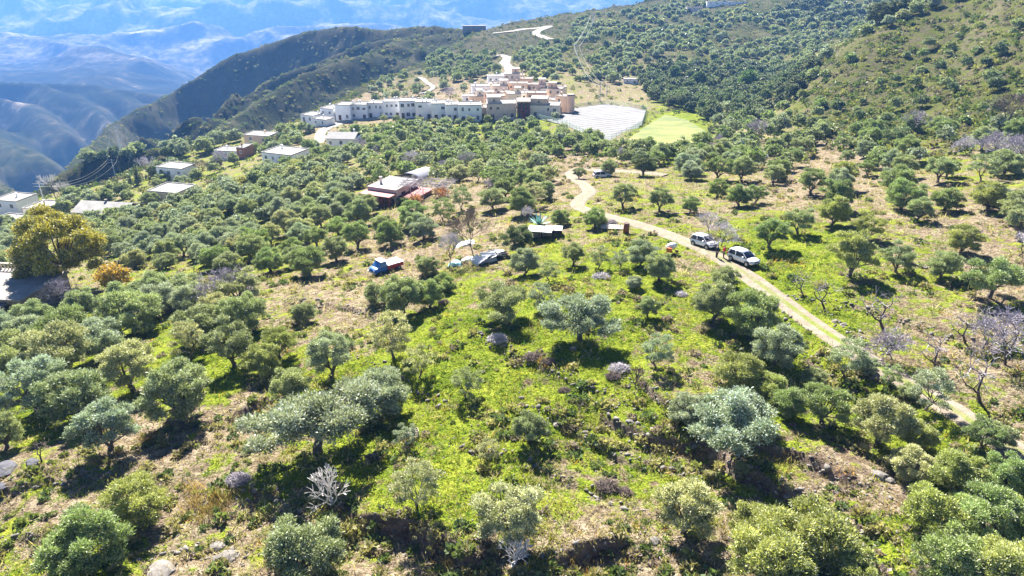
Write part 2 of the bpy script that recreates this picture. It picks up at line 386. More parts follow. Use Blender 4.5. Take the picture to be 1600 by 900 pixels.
# ------------------------------------------------------------------ ground object
def px_of(x, y, z):
    d = y*CP-(z-CAMZ)*SP; up = y*SP+(z-CAMZ)*CP
    return 800+FPX*x/d, 450-FPX*up/d
GREENPTS = [(0,900,.55),(150,880,.6),(300,850,.35),(500,820,.35),(650,860,.3),(800,890,.4),(930,850,.3),(1000,880,.25),(1130,860,.35),(1300,720,.2),(1380,760,.2),(1350,840,.75),(1500,880,.7),(1600,800,.6),
 (100,740,.35),(50,760,.45),(250,720,.25),(350,690,.3),(380,740,.6),(450,660,.55),(300,780,.3),(600,720,.8),(700,780,.75),(740,690,.85),(650,620,.95),(800,650,.85),(900,620,.9),(880,760,.55),(960,700,.6),(1000,640,.8),(1050,740,.55),(1150,740,.45),(1150,640,.75),(1250,680,.45),
 (60,640,.8),(330,600,.95),(430,610,.7),(340,660,.25),(400,620,.3),(700,520,.85),(760,600,1.),(820,580,.65),(900,560,.8),(950,480,.75),(1050,560,.55),(1080,600,.4),(1000,430,.8),(860,400,.6),(720,460,.6),(1240,640,.7),(1330,640,.7),(1430,720,.7),
 (600,460,.4),(500,450,.35),(560,470,.3),(650,390,.2),(740,385,.3),(880,360,.45),(1080,420,.5),(1200,450,.85),(1290,500,.9),(1400,530,.45),(1500,560,.35),(1580,620,.4),(1500,640,.6),(1350,470,.6),(1250,400,.7),(1180,390,.8),(1450,440,.5),(1580,440,.35),
 (1000,320,.5),(1100,330,.45),(1250,290,.25),(1300,250,.2),(1450,310,.35),(1500,260,.5),(1600,350,.3),(900,250,.2),(850,250,.1),(760,300,.3),(600,330,.4),(400,380,.6),(200,420,.5),(100,500,.6),(60,440,.4),(300,300,.5),(350,250,.5),(600,215,.45),(720,215,.55),(820,215,.7),(1000,260,.4),(1150,230,.3),(1060,225,.9),(880,140,.45),(940,150,.35),(720,120,.3),(640,120,.4),(600,140,.35),(600,160,.15),(680,150,.2),(1250,180,.5),(1400,200,.6),(1560,180,.65),(1450,120,.5),(1560,80,.5),(1400,150,.5)]
_gp = np.array(GREENPTS, float)
gpx, gpy = px_of(GX, GY, GZ); 
_w0 = np.zeros(GX.shape); _w1 = np.zeros(GX.shape)
for a, b, g in GREENPTS:
    w = 1/(((gpx-a)**2+((gpy-b)*1.6)**2)/900.+.3)**2; _w0 += w; _w1 += w*g
green = _w1/_w0+.03
green = np.where(GY > 1200, .2, green)
scrub = sstep(380, 520, GY)*.8
_plat = in_poly(GX, GY, PLAT); scrub = np.where(~_plat & (GY > 230), 1., scrub)
# stony right-hand slope
sl = sstep(1180, 1320, gpx+(200-gpy)*.6)*sstep(250, 190, gpy)*(GY < 420); scrub = np.maximum(scrub, sl*.68)
farm = sstep(1000, 1500, GY)
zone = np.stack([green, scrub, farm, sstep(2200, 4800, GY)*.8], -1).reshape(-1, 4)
idx = np.arange(NA*NR).reshape(NR, NA)
Fq = np.stack([idx[:-1,:-1].ravel(), idx[:-1,1:].ravel(), idx[1:,1:].ravel(), idx[1:,:-1].ravel()], 1)[:, ::-1]
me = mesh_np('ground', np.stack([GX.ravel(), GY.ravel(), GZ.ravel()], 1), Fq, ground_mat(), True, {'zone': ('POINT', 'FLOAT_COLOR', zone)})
props(link(me, 'ground'), kind='structure')
def green_at(x, y):
    a = (np.arctan2(x, y)-AZ[0])/(AZ[1]-AZ[0]); l = (np.log(np.hypot(x, y))-LR[0])/(LR[1]-LR[0])
    i = np.clip(a, 0, NA-1).astype(int); j = np.clip(l, 0, NR-1).astype(int); return green[j, i], scrub[j, i]
# ------------------------------------------------------------------ roads
def road_mat(name, tan, light, strip):
    m, nt, out = newmat(name); uv = N(nt, 'ShaderNodeAttribute', attribute_name='across'); geo = N(nt, 'ShaderNodeNewGeometry'); pos = geo.outputs['Position']
    n = noise(nt, 1.2, 6, .65, pos); n2 = noise(nt, 9., 4, .7, pos); n0 = noise(nt, .35, 4, .6, pos)
    c = ramp(nt, math_(nt, 'ADD', math_(nt, 'MULTIPLY', n, .5), math_(nt, 'MULTIPLY', n2, .5)), [(.3, tuple(v*.55 for v in tan)), (.5, tan), (.65, light)])
    if strip:
        a = math_(nt, 'ABSOLUTE', math_(nt, 'ADD', uv.outputs['Fac'], math_(nt, 'MULTIPLY', math_(nt, 'SUBTRACT', n, .5), .25)))
        g = ramp(nt, n2, [(.35, (.07,.10,.015)), (.6, (.22,.26,.04))])
        mid = ramp(nt, a, [(.14, (1,1,1)), (.30, (0,0,0))]); edge = ramp(nt, a, [(.80, (0,0,0)), (.98, (1,1,1))])
        sepy = N(nt, 'ShaderNodeSeparateXYZ'); nt.links.new(pos, sepy.inputs[0])
        ny = ramp(nt, math_(nt, 'DIVIDE', sepy.outputs[1], 100.), [(.60, (1,1,1)), (.86, (.15,.15,.15))])
        mm = math_(nt, 'MULTIPLY', math_(nt, 'MULTIPLY', mid, ny), ramp(nt, n0, [(.3, (.35,.35,.35)), (.55, (1,1,1))]))
        c = mixc(nt, mm, c, g); c = mixc(nt, math_(nt, 'MULTIPLY', edge, .8), c, g)
    b = N(nt, 'ShaderNodeBsdfPrincipled'); nt.links.new(c, b.inputs['Base Color']); b.inputs['Roughness'].default_value = .95; b.inputs['Specular IOR Level'].default_value = .15
    bm = N(nt, 'ShaderNodeBump'); bm.inputs['Strength'].default_value = .5; bm.inputs['Distance'].default_value = .08; nt.links.new(n2, bm.inputs['Height']); nt.links.new(bm.outputs[0], b.inputs['Normal'])
    nt.links.new(b.outputs[0], out.inputs[0]); return m
RM = road_mat('track_dirt', (.24,.20,.15), (.36,.31,.25), True); RC = road_mat('pale_concrete', (.34,.31,.27), (.46,.43,.38), False)
for nm, (line, w, lift) in ROADS.items():
    t = np.gradient(line[:,:2], axis=0); t /= np.linalg.norm(t, axis=1)[:,None]+1e-9; nrm = np.stack([-t[:,1], t[:,0]], 1)
    K = 11; us = np.linspace(-1, 1, K); V = []; A = []
    wob = 1+.10*fbm(line[:,0], line[:,1], 3.5, 3)
    for u in us:
        q = line[:,:2]+nrm*(u*w/2*wob)[:,None]; zz = line[:,2]+lift-.28*abs(u)**8-.03*np.exp(-((abs(u)-.55)/.15)**2)
        V.append(np.c_[q, zz]); A.append(np.full(len(q), u))
    n = len(line); V = np.stack(V, 1).reshape(-1, 3); A = np.stack(A, 1).ravel(); ii = np.arange(n*K).reshape(n, K)
    Fq = np.stack([ii[:-1,:-1].ravel(), ii[:-1,1:].ravel(), ii[1:,1:].ravel(), ii[1:,:-1].ravel()], 1)
    props(link(mesh_np(nm, V, Fq, RM if nm == 'dirt_road' else RC, True, {'across': ('POINT', 'FLOAT', A)}), nm), kind='structure')
def sheet(name, poly, co, mat, lift, inset=0.):
    c = poly.mean(0); pts = []
    n = len(poly)
    for i in range(n):
        for k in range(4):
            p = poly[i]*(1-k/4)+poly[(i+1)%n]*(k/4); p = p+(c-p)*inset; pts.append(p)
    pts = np.array(pts); z = co[0]*pts[:,0]+co[1]*pts[:,1]+co[2]+lift
    mb = MB(); n = len(pts); cz = co[0]*c[0]+co[1]*c[1]+co[2]+lift
    mb.poly([(pts[i,0], pts[i,1], z[i]) for i in range(n)]+[(c[0], c[1], cz)], [[i, (i+1)%n, n] for i in range(n)])
    return props(mb.build(name, mat), kind='structure')
def lot_mat():
    m, nt, out = newmat('grey_gravel'); geo = N(nt, 'ShaderNodeNewGeometry'); n = noise(nt, .5, 6, .7, geo.outputs['Position']); n0 = noise(nt, .07, 4, .6, geo.outputs['Position'])
    mp = N(nt, 'ShaderNodeMapping'); mp.inputs['Rotation'].default_value = (0, 0, R(62)); nt.links.new(geo.outputs['Position'], mp.inputs['Vector'])
    w = N(nt, 'ShaderNodeTexWave'); w.inputs['Scale'].default_value = .075; w.inputs['Distortion'].default_value = 1.2; w.inputs['Detail'].default_value = 3; nt.links.new(mp.outputs[0], w.inputs['Vector'])
    f = math_(nt, 'ADD', math_(nt, 'MULTIPLY', w.outputs['Fac'], .25), math_(nt, 'ADD', math_(nt, 'MULTIPLY', n, .4), math_(nt, 'MULTIPLY', n0, .35)))
    c = ramp(nt, f, [(.3, (.085,.08,.078)), (.48, (.15,.145,.145)), (.62, (.22,.215,.215))])
    b = N(nt, 'ShaderNodeBsdfPrincipled'); nt.links.new(c, b.inputs[0]); b.inputs['Roughness'].default_value = .95; nt.links.new(b.outputs[0], out.inputs[0]); return m
sheet('gravel_car_park', LOT, LOTC, lot_mat(), .12)
def field_mat():
    m, nt, out = newmat('meadow'); geo = N(nt, 'ShaderNodeNewGeometry'); n = noise(nt, .25, 6, .65, geo.outputs['Position']); n0 = noise(nt, .05, 3, .6, geo.outputs['Position'])
    c = ramp(nt, math_(nt, 'ADD', math_(nt, 'MULTIPLY', n, .5), math_(nt, 'MULTIPLY', n0, .5)), [(.36, (.055,.09,.006)), (.5, (.12,.145,.010)), (.62, (.19,.17,.03))])
    b = N(nt, 'ShaderNodeBsdfPrincipled'); nt.links.new(c, b.inputs[0]); b.inputs['Roughness'].default_value = .9; nt.links.new(b.outputs[0], out.inputs[0]); return m
sheet('meadow', FIELD, FIELDC, field_mat(), .12)
# ------------------------------------------------------------------ world, sun, haze, camera
SUN_AZ, SUN_EL = R(-15), R(41)      # azimuth measured from +Y towards +X
w = bpy.data.worlds.new('World'); SC.world = w; w.use_nodes = True; nt = w.node_tree
bg = nt.nodes['Background']; sky = nt.nodes.new('ShaderNodeTexSky'); sky.sky_type = 'NISHITA'; sky.sun_disc = False
sky.sun_elevation = SUN_EL; sky.sun_rotation = SUN_AZ; sky.altitude = 1000; sky.air_density = .42; sky.dust_density = 0.; sky.ozone_density = 1.5
nt.links.new(sky.outputs[0], bg.inputs[0]); bg.inputs[1].default_value = .05
sd = bpy.data.lights.new('sun', 'SUN'); sd.energy = 5.; sd.angle = R(.5); sd.color = (1., .955, .88)
so = bpy.data.objects.new('sun', sd); COL.objects.link(so)
dirv = Vector((math.sin(SUN_AZ)*math.cos(SUN_EL), math.cos(SUN_AZ)*math.cos(SUN_EL), math.sin(SUN_EL)))
so.rotation_euler = dirv.to_track_quat('Z', 'Y').to_euler(); so.location = (0, 0, 300)
cam = bpy.data.cameras.new('camera'); co_ = bpy.data.objects.new('camera', cam); COL.objects.link(co_)
cam.sensor_width = 36; cam.lens = 36*FPX/1600; cam.clip_start = .5; cam.clip_end = 40000
co_.location = (0, 0, CAMZ); co_.rotation_euler = (R(90)-PITCH, 0, 0); SC.camera = co_
HZ = True
if HZ:
    hm, nt, out = newmat('haze_air'); pv = N(nt, 'ShaderNodeVolumePrincipled')
    pv.inputs['Color'].default_value = (.19, .45, 1., 1); pv.inputs['Density'].default_value = .00017; pv.inputs['Anisotropy'].default_value = 0.
    nt.links.new(pv.outputs[0], out.inputs['Volume'])
    mb = MB(); mb.box(-13500, 13500, -200, 15000, float(GZ.min())-60, max(float(GZ.max()), CAMZ)+40)
    props(mb.build('haze', hm), 'thin blue haze of the valley air lying between the camera and the far mountains', 'haze', kind='stuff')
vs = SC.view_settings; vs.view_transform = 'Standard'; vs.look = 'None'; vs.gamma = 1.; vs.use_curve_mapping = False; vs.exposure = 2.1
SC.cycles.volume_bounces = 1; SC.cycles.max_bounces = 6; SC.cycles.transparent_max_bounces = 8
SC.cycles.diffuse_bounces = 1; SC.cycles.glossy_bounces = 2; SC.cycles.transmission_bounces = 3
# ------------------------------------------------------------------ foliage tools
def leaf_quads(pos, axis, nrm, L, Wd, bend=0.):
    """rhombic leaf sprays: pos base, axis direction, nrm normal, arrays of length & width"""
    side = np.cross(axis, nrm); side /= np.linalg.norm(side, axis=1)[:,None]+1e-9
    a = pos; b = pos+axis*(L*.45)[:,None]+side*(Wd*.5)[:,None]; c = pos+axis*L[:,None]+nrm*(L*bend)[:,None]; d = pos+axis*(L*.45)[:,None]-side*(Wd*.5)[:,None]
    V = np.stack([a, b, c, d], 1).reshape(-1, 3); F = np.arange(len(V)).reshape(-1, 4); return V, F
def unit(v): return v/(np.linalg.norm(v, axis=-1)[...,None]+1e-9)
def crown(rng, clumps, per, L=.22, Wd=.09, up=.35, droop=0., shell=.45, outj=.8):
    """clumps: list of (centre, radius xy, radius z)"""
    Vs = []; lv = []
    for c, r, rz in clumps:
        n = max(6, int(per*r*r)); d = unit(rng.normal(size=(n, 3))); d[:,2] = np.where(d[:,2] < -.35, -d[:,2]*rng.random(n), d[:,2]); d = unit(d)
        rad = rng.random(n)**shell; rad *= 1+.16*rng.normal(size=n)*(rad > .7)
        # strands: sprays bunched in tufts
        tf = unit(rng.normal(size=(max(4, n//45), 3))); k = rng.integers(0, len(tf), n); dd = unit(d*.75+tf[k]*.6); dd[:,2] = np.abs(dd[:,2])*.9+dd[:,2]*.1-.12
        p = np.array(c)+dd*rad[:,None]*np.array([r, r, rz])
        ax = unit(dd*.7+rng.normal(size=(n, 3))*outj*.6+np.array([0, 0, up-droop])); nm = unit(np.cross(ax, rng.normal(size=(n, 3)))+dd*.5+np.array([0,0,.3]))
        l = L*(.6+.8*rng.random(n)); V, _ = leaf_quads(p, ax, nm, l, l*Wd/L, .1*0)
        Vs.append(V.reshape(-1, 4, 3)); tone = rng.random()*.25+.75*rng.random(n)
        lv.append(np.clip(tone, 0, 1))
    V = np.concatenate(Vs); return V, np.concatenate(lv)
def skeleton(rng, ends, h0, r0, forks=3, lean=(0,0), n=6):
    """gnarled trunk to h0 then limbs that reach each clump centre"""
    mb = MB(); t = Vector((0,0,-.4)); p = t; k = 4; r = r0*1.45
    for i in range(k):
        q = Vector((lean[0]*(i+1)/k+rng.normal()*.05, lean[1]*(i+1)/k+rng.normal()*.05, h0*(i+1)/k)); rr = r0*(1.15-.35*(i+1)/k)
        mb.tube(p, q, r, rr, n+1, i == 0); p = q; r = rr
    top = p; ang = rng.random()*6.28; mains = []
    for j in range(forks):
        a = ang+j*2*math.pi/forks+rng.normal()*.25; q = top+Vector((math.cos(a)*.5, math.sin(a)*.5, .65))*(h0*.55+.2); mb.tube(top-Vector((0,0,.1)), q, r*.8, r*.55, n); mains.append(q)
    for c in ends:
        c = Vector(c); m = min(mains, key=lambda s: (s-c).length); mid = m.lerp(c, .5)+Vector(rng.normal(size=3)*.12); e = m.lerp(c, .92)
        mb.tube(m, mid, r*.42, r*.26, n-1, False); mb.tube(mid, e, r*.26, r*.10, n-1, False)
        for _ in range(2):
            mb.tube(mid, mid+Vector(rng.normal(size=3)*.5)+Vector((0,0,.35)), r*.14, .012, 3, False)
    return mb
BARK = plain('olive_bark', (.20,.17,.14), .95, .6, 5., bump=.5)
OL = leafmat('olive_leaves', [(0, (.025,.04,.010)), (.25, (.15,.185,.075)), (.55, (.46,.49,.27)), (1, (.77,.78,.60))], back=(.62,.62,.48), transl=.18, rough=.5, spec=.2)
OLS = leafmat('far_leaves', [(0, (.025,.04,.010)), (.25, (.15,.185,.075)), (.55, (.46,.49,.27)), (1, (.77,.78,.60))], back=(.62,.62,.48), attr=True, transl=.18, rough=.5, spec=.2)
def clumps_olive(rng, kind):
    """crown of width about 5 m. kinds: t trunk and round head, w wide several heads, b bushy to the ground, n open and sparse, d dense dome"""
    out = []
    if kind == 'w':
        for cx, cy, cz, s in [(-1.75,.2,2.0,1.),(0,-.1,2.6,1.2),(1.5,.5,2.2,1.05),(.5,-1.3,1.6,.9),(-.6,1.4,2.2,1.),(1.9,-.8,1.6,.8),(-1.7,-1.,1.5,.8)]:
            for k in range(4):
                out.append(((cx+rng.normal()*.35, cy+rng.normal()*.35, cz+rng.normal()*.38), .62*s*(.8+.5*rng.random()), .52*s))
        return out, .85
    n, R0, zc, rz, r, h = {'t': (30, 1.8, 2.2, 1.5, .56, .6), 'b': (40, 1.85, 1.5, 1.7, .57, .4), 'n': (24, 1.7, 2.2, 1.65, .46, .7), 'd': (36, 1.75, 2.0, 1.75, .60, .5)}[kind]
    ga = 2.399
    for i in range(n):
        z = 1-(i+.5)/n*(1.65 if kind in 'bd' else 1.55); a = i*ga+rng.random()*.7; rr = math.sqrt(max(0, 1-z*z))
        s = .58+.52*rng.random()
        out.append(((R0*rr*math.cos(a)*s+rng.normal()*.12, R0*rr*math.sin(a)*s+rng.normal()*.12, zc+rz*z*s+rng.normal()*.12), r*(.65+.5*rng.random()), r*(.6+.3*rng.random())))
    return out, h
PER = {'t': 3300, 'w': 2700, 'b': 2900, 'n': 2000, 'd': 3100}
PROTO = {}
for kind, cnt in (('t', 4), ('w', 2), ('b', 3), ('n', 3), ('d', 3)):
    for i in range(cnt):
        rng = np.random.default_rng(100+i*7+ord(kind)); cl, h = clumps_olive(rng, kind)
        V, lv = crown(rng, cl, PER[kind], L=.155, Wd=.056)
        mc = mesh_np('crown_'+kind+str(i), V.reshape(-1, 3), np.arange(len(V)*4).reshape(-1, 4), OL, False, {'lv': ('FACE', 'FLOAT', lv)})
        sk = skeleton(rng, [c for c, r, z in cl[::2 if kind != 'w' else 3]], h, .20 if kind != 'n' else .11, 3 if kind != 'n' else 4, (rng.normal()*.15, rng.normal()*.15))
        PROTO[kind, i] = (mc, sk.mesh('trunk_'+kind+str(i), BARK))
NV = {'t': 4, 'w': 2, 'b': 3, 'n': 3, 'd': 3}
TINT = {'s': (.92,1.02,1.22), 'p': (1.25,1.18,1.0), 'g': (.66,.85,.42), 'y': (.92,.96,.38), 'd': (.28,.42,.26), 'm': (.85,.95,.72), 'o': (1.5,1.15,.55), 'k': (.10,.17,.13)}  # k: shade of the hollow and far belt painted into the leaf colour
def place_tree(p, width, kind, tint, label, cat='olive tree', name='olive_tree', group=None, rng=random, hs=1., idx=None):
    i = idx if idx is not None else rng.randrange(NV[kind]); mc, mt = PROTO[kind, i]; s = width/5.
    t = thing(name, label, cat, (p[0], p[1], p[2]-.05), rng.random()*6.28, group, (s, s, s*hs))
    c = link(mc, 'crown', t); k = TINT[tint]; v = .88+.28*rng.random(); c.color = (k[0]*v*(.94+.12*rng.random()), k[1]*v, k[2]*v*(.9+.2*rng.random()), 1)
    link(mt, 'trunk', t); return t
# ------------------------------------------------------------------ hand placed olive trees: base px, crown width px, kind, tint, label
HAND = [
 (172,706,118,'t','s','round silvery olive tree with a straight dark trunk on bare tan ground at the left'),
 (498,706,185,'w','s','largest wide olive tree with silvery heads above the bare white shrub',1.0),
 (220,818,110,'d','y','yellow-green bushy olive tree behind the dark green one in the lower left corner'),
 (138,885,150,'b','g','dark green bushy olive tree filling the lower left corner, its foliage down to the ground'),
 (478,896,150,'b','m','dense olive bush at the bottom edge below the dark earth bank'),
 (652,792,105,'n','p','pale open olive tree leaning over its shadow above the dark earth bank'),
 (796,842,132,'t','p','pale tall-crowned olive tree beside the small bare white shrub at the bottom'),
 (636,697,52,'n','s','thin olive sapling beside the small wooden crate'),
 (762,722,55,'n','p','thin young olive tree standing alone left of the small dark-shaded olive'),
 (828,692,72,'t','m','small olive tree with a deep dark shadow mid slope, below the thin one'),
 (1067,832,125,'t','p','light airy olive tree with a forked dark trunk near the bottom centre'),
 (1140,690,150,'w','s','broad blue-silver olive tree above the row of terrace stones',.85),
 (1075,660,75,'b','s','small silver olive hugging the left side of the broad blue-silver one'),
 (1158,745,34,'n','m','tiny leaning olive sapling beside the terrace stones'),
 (1178,855,110,'b','y','yellow-green olive bush right of the forked-trunk olive at the bottom'),
 (1258,880,170,'b','y','big yellow-green bush at the bottom edge right of the pale earth patch'),
 (1200,905,150,'b','y','low yellow-green bush cut by the bottom edge'),
 (1372,695,112,'t','p','pale green olive tree on two thin trunks with a black shadow behind the stone heap'),
 (1428,700,70,'d','y','small round yellow-green olive touching the two-trunk pale olive'),
 (1285,662,95,'t','g','bright green olive tree with its trunk in deep shade'),
 (1230,650,70,'d','g','bright green round olive crown squeezed left of the shaded-trunk olive'),
 (1530,702,66,'t','g','small green olive tree on a thin trunk left beside the track at the right edge',1.1),
 (1556,700,60,'t','m','small grey-green olive just right of the thin-trunk one beside the track'),
 (1420,745,80,'b','p','pale bushy olive at the upper left rim of the dense thicket'),
 (1490,765,100,'b','y','yellow-green olive at the top of the dense thicket'),
 (1570,765,95,'b','g','green olive at the right edge at the top of the dense thicket'),
 (1455,830,118,'b','y','yellow-green olive in the left side of the dense thicket'),
 (1535,845,125,'d','g','tall green olive in the heart of the dense thicket'),
 (1600,850,120,'b','y','yellow-green olive cut by the right edge of the thicket'),
 (1480,905,135,'b','g','dark green olive at the foot of the thicket'),
 (1570,925,140,'b','y','yellow-green olive in the lower right corner'),
 (1330,905,90,'b','y','low yellow-green bush between the bottom bushes and the thicket'),
 (10,700,80,'t','m','olive tree cut by the left edge above the dark boulder'),
 (60,640,120,'t','s','big silver olive at the left edge of the grove with a sunny patch below'),
 (130,655,135,'b','m','wide bushy grey-green olive in the left foreground grove'),
 (285,652,128,'d','m','dense dark-shaded olive at the front corner of the left foreground grove'),
 (210,610,110,'t','p','pale feathery olive behind the dark-shaded corner one'),
 (100,590,120,'d','p','pale domed olive in the middle of the left foreground grove'),
 (160,560,100,'b','s','silver olive bush behind the pale domed one'),
 (20,580,100,'b','m','grey-green olive at the left edge below the flat-roofed farm building'),
 (210,520,110,'b','m','mid green olive above the pale grove left of the bare violet tree'),
 (110,545,95,'d','g','green dome-shaped olive just below the flat-roofed farm building'),
 (365,572,90,'t','m','olive tree on two dark legs standing in a bright green patch',1.15),
 (300,560,80,'n','p','pale thin olive in front of the bare violet tree'),
 (412,590,75,'d','y','round olive-brown crowned olive leaning on its neighbour'),
 (438,560,72,'t','y','small olive tree with a slanting trunk and a golden-brown round crown'),
 (455,622,78,'b','m','low bushy olive on the tan bank behind the largest wide olive'),
 (520,590,90,'t','s','blue-silver olive tree standing over a black shadow between two bright patches',1.15),
 (475,503,50,'b','m','small round olive alone on the pinkish soil'),
 (600,645,100,'d','s','dense silver olive at the lower end of the central clump'),
 (615,560,100,'n','p','very pale feathery olive at the top of the central clump'),
 (655,590,70,'n','p','pale olive at the right flank of the central clump'),
 (728,622,72,'n','m','thin open olive tree on a bare stem right of the central clump'),
 (630,490,82,'d','m','dark rounded olive directly below the blue and red pickup truck'),
 (590,475,55,'b','m','small olive left of the dark rounded one below the pickup truck'),
 (672,480,60,'d','g','dense green olive right of the dark rounded one below the pickup truck'),
 (692,455,46,'b','g','small green olive bush near the light blue tarpaulin'),
 (668,428,46,'b','m','small pale olive bush between the pickup truck and the tall bare tree'),
 (785,500,92,'w','m','olive with three drooping heads over a black shadow beside the brush pile'),
 (905,530,112,'w','s','large silver olive with hanging foliage and a long shadow in the centre right'),
 (845,485,60,'n','s','thin silvery olive between the three-headed olive and the large silver one'),
 (858,440,45,'n','m','small light olive behind the thin silvery one'),
 (820,430,58,'d','s','dark blue-green olive at the end of the white rubble row'),
 (810,395,60,'d','d','dark olive in front of the low shed with the white roof'),
 (895,415,48,'t','m','small olive tree first in the row below the dirt track'),
 (935,420,46,'n','m','slender olive second in the row below the dirt track'),
 (968,420,40,'n','s','slender blue-grey olive third in the row below the dirt track'),
 (1000,415,55,'d','s','dense blue-grey olive fourth in the row below the dirt track'),
 (1030,440,62,'d','m','rounded olive nearest the small white and orange machine'),
 (990,450,32,'b','s','tiny silver olive bush in the shade of the row below the track'),
 (1012,495,45,'t','m','small upright olive tree alone on the sunny green slope'),
 (1025,575,75,'n','s','low sprawling silver olive over dark earth in the centre right'),
 (1115,500,85,'d','m','large dark olive at the upper left of the pair beside the track'),
 (1170,525,100,'d','g','large bright green olive right in the pair beside the track'),
 (1130,450,55,'b','m','small olive on top of the pair beside the track'),
 (1210,570,88,'d','s','round blue-grey olive left of the lower bend of the track'),
 (1150,605,92,'b','y','yellow-green olive below the large pair'),
 (1200,625,75,'b','y','yellow-green bushy olive joined to the blue-silver broad one'),
 (1320,590,85,'n','s','loose silver olive half covering the lower bend of the track'),
 (1270,600,45,'b','m','small bush between the blue-grey olive and the loose silver one'),
 (1445,640,95,'n','s','thin silver olive beside the grassy bank at the right'),
 (1352,582,44,'b','s','low grey-green olive bush on the lower track right of the loose silver olive'),
 (1388,604,48,'n','m','sparse green olive on the lower track between the grey boulder and the bank'),
 (1418,622,40,'b','m','small green olive bush on the verge of the lower track'),
 (1202,388,68,'t','g','round olive tree beside the parked white cars, its shadow across the grass'),
 (1246,365,56,'t','m','olive behind the round one beside the cars'),
 (1300,352,62,'d','y','yellow dome-shaped olive behind the row of large green ones'),
 (1325,432,88,'t','y','largest yellow-green olive tree on the right slope with a long blue shadow',1.15),
 (1398,425,62,'t','m','blue-green round olive on a dark straight trunk right of the largest yellow one'),
 (1352,375,58,'t','y','flat-topped yellow olive above the largest one on the right slope'),
 (1470,435,60,'d','m','smaller olive between the blue-green round one and the big dark one at right'),
 (1545,465,92,'w','g','big dark green olive near the right edge with a black shadow',1.05),
 (1500,395,60,'d','y','yellow-green olive above the big dark one near the right edge'),
 (1432,345,50,'t','m','thin-topped olive in the middle of the right slope'),
 (1540,330,62,'d','y','bright yellow-green olive near the right edge below the grey bare trees'),
 (1590,370,66,'t','m','olive on a crooked trunk cut by the right edge'),
 (1408,278,50,'t','m','flat-crowned olive tree on a grassy terrace with a black shadow on the upper right slope'),
 (1465,285,56,'t','m','tall olive on a bent trunk right of the flat-crowned one'),
 (1355,275,36,'t','g','small dark olive left of the flat-crowned one'),
 (1322,255,28,'t','m','small round olive tree alone on bare tan ground of the upper right slope'),
 (974,325,52,'t','m','umbrella-shaped olive tree in the loop of the dirt track'),
 (1030,330,50,'t','m','two-trunk olive tree right of the umbrella-shaped one'),
 (1078,332,34,'d','g','small green olive right of the two-trunk one'),
 (905,280,26,'t','m','small olive standing alone on the inner edge of the track bend'),
 (950,275,34,'d','m','olive next to the half hidden white car'),
 (1005,275,48,'d','d','dark green olive behind the half hidden white car'),
 (875,352,38,'b','g','green bush-like olive beside the low shed with the white roof'),
 (930,356,48,'b','g','broad green bush beside the dark brush heap and the rusty barrel'),
 (1180,318,40,'t','g','olive above the grey bare trees by the cars'),
 (1120,308,38,'d','g','green round olive near the top of the open field edge'),
]
TREES = []   # dict(p, w, kind, tint, label, group, hs)
hp = pick([t[0] for t in HAND], [t[1] for t in HAND])
for t, p in zip(HAND, hp):
    w = t[2]*depth(p)/FPX*.95
    TREES.append(dict(p=p, w=w, kind=t[3], tint=t[4], label=t[5], group=None, hs=t[6] if len(t) > 6 else 1., px=t[2], hand=True))
# ------------------------------------------------------------------ scattered groves
AVOID = []      # (x, y, radius)
def avoid_px(px, py, rad):
    p = pick(px, py)[0]; AVOID.append((p[0], p[1], rad)); return p
avoid_px(660,318,8); avoid_px(690,318,8); avoid_px(600,332,6); avoid_px(630,332,6); avoid_px(1085,24,11); avoid_px(1090,30,9); avoid_px(1135,13,16); avoid_px(1120,20,10)
for nm, (line, w, lift) in ROADS.items():
    for q in line[::max(1, int(3))]: AVOID.append((q[0], q[1], w/2+2.2))
for ax_, ay_, ar in [(600,418,6),(580,425,5),(620,430,4),(712,410,4),(760,402,5),(845,368,4),(875,375,3),(980,358,4),(1050,388,4),(1100,385,4),(1120,405,4),(1163,412,5),(1140,425,4),(935,275,4),
    (610,300,6.5),(640,300,6.5),(625,318,5.0),(655,280,5.8),(680,300,5.8),(445,250,9.4),(430,262,6.5),(470,255,6.5),(530,230,8.6),(520,236,6.5),(262,292,7.9),(275,300,5.8),(250,305,5.0),(265,320,5.0),(355,248,8.6),(395,232,7.2),(150,336,10.1),(185,338,7.2),(120,338,6.5),(150,350,5.8),(25,330,10.1),(25,345,8.6),(45,470,8.6),(30,490,6.5),(70,480,5.0),(20,462,6.5),
    (740,380,5),(700,385,4),(720,390,5),(760,385,4),(1240,460,5),(1280,475,6),(1380,520,6),(1480,560,6),(1560,560,6),(105,440,6),(180,450,4),(740,350,3),(345,262,6),(300,262,8),(520,215,6),(500,215,6)]:
    avoid_px(ax_, ay_, ar)
 
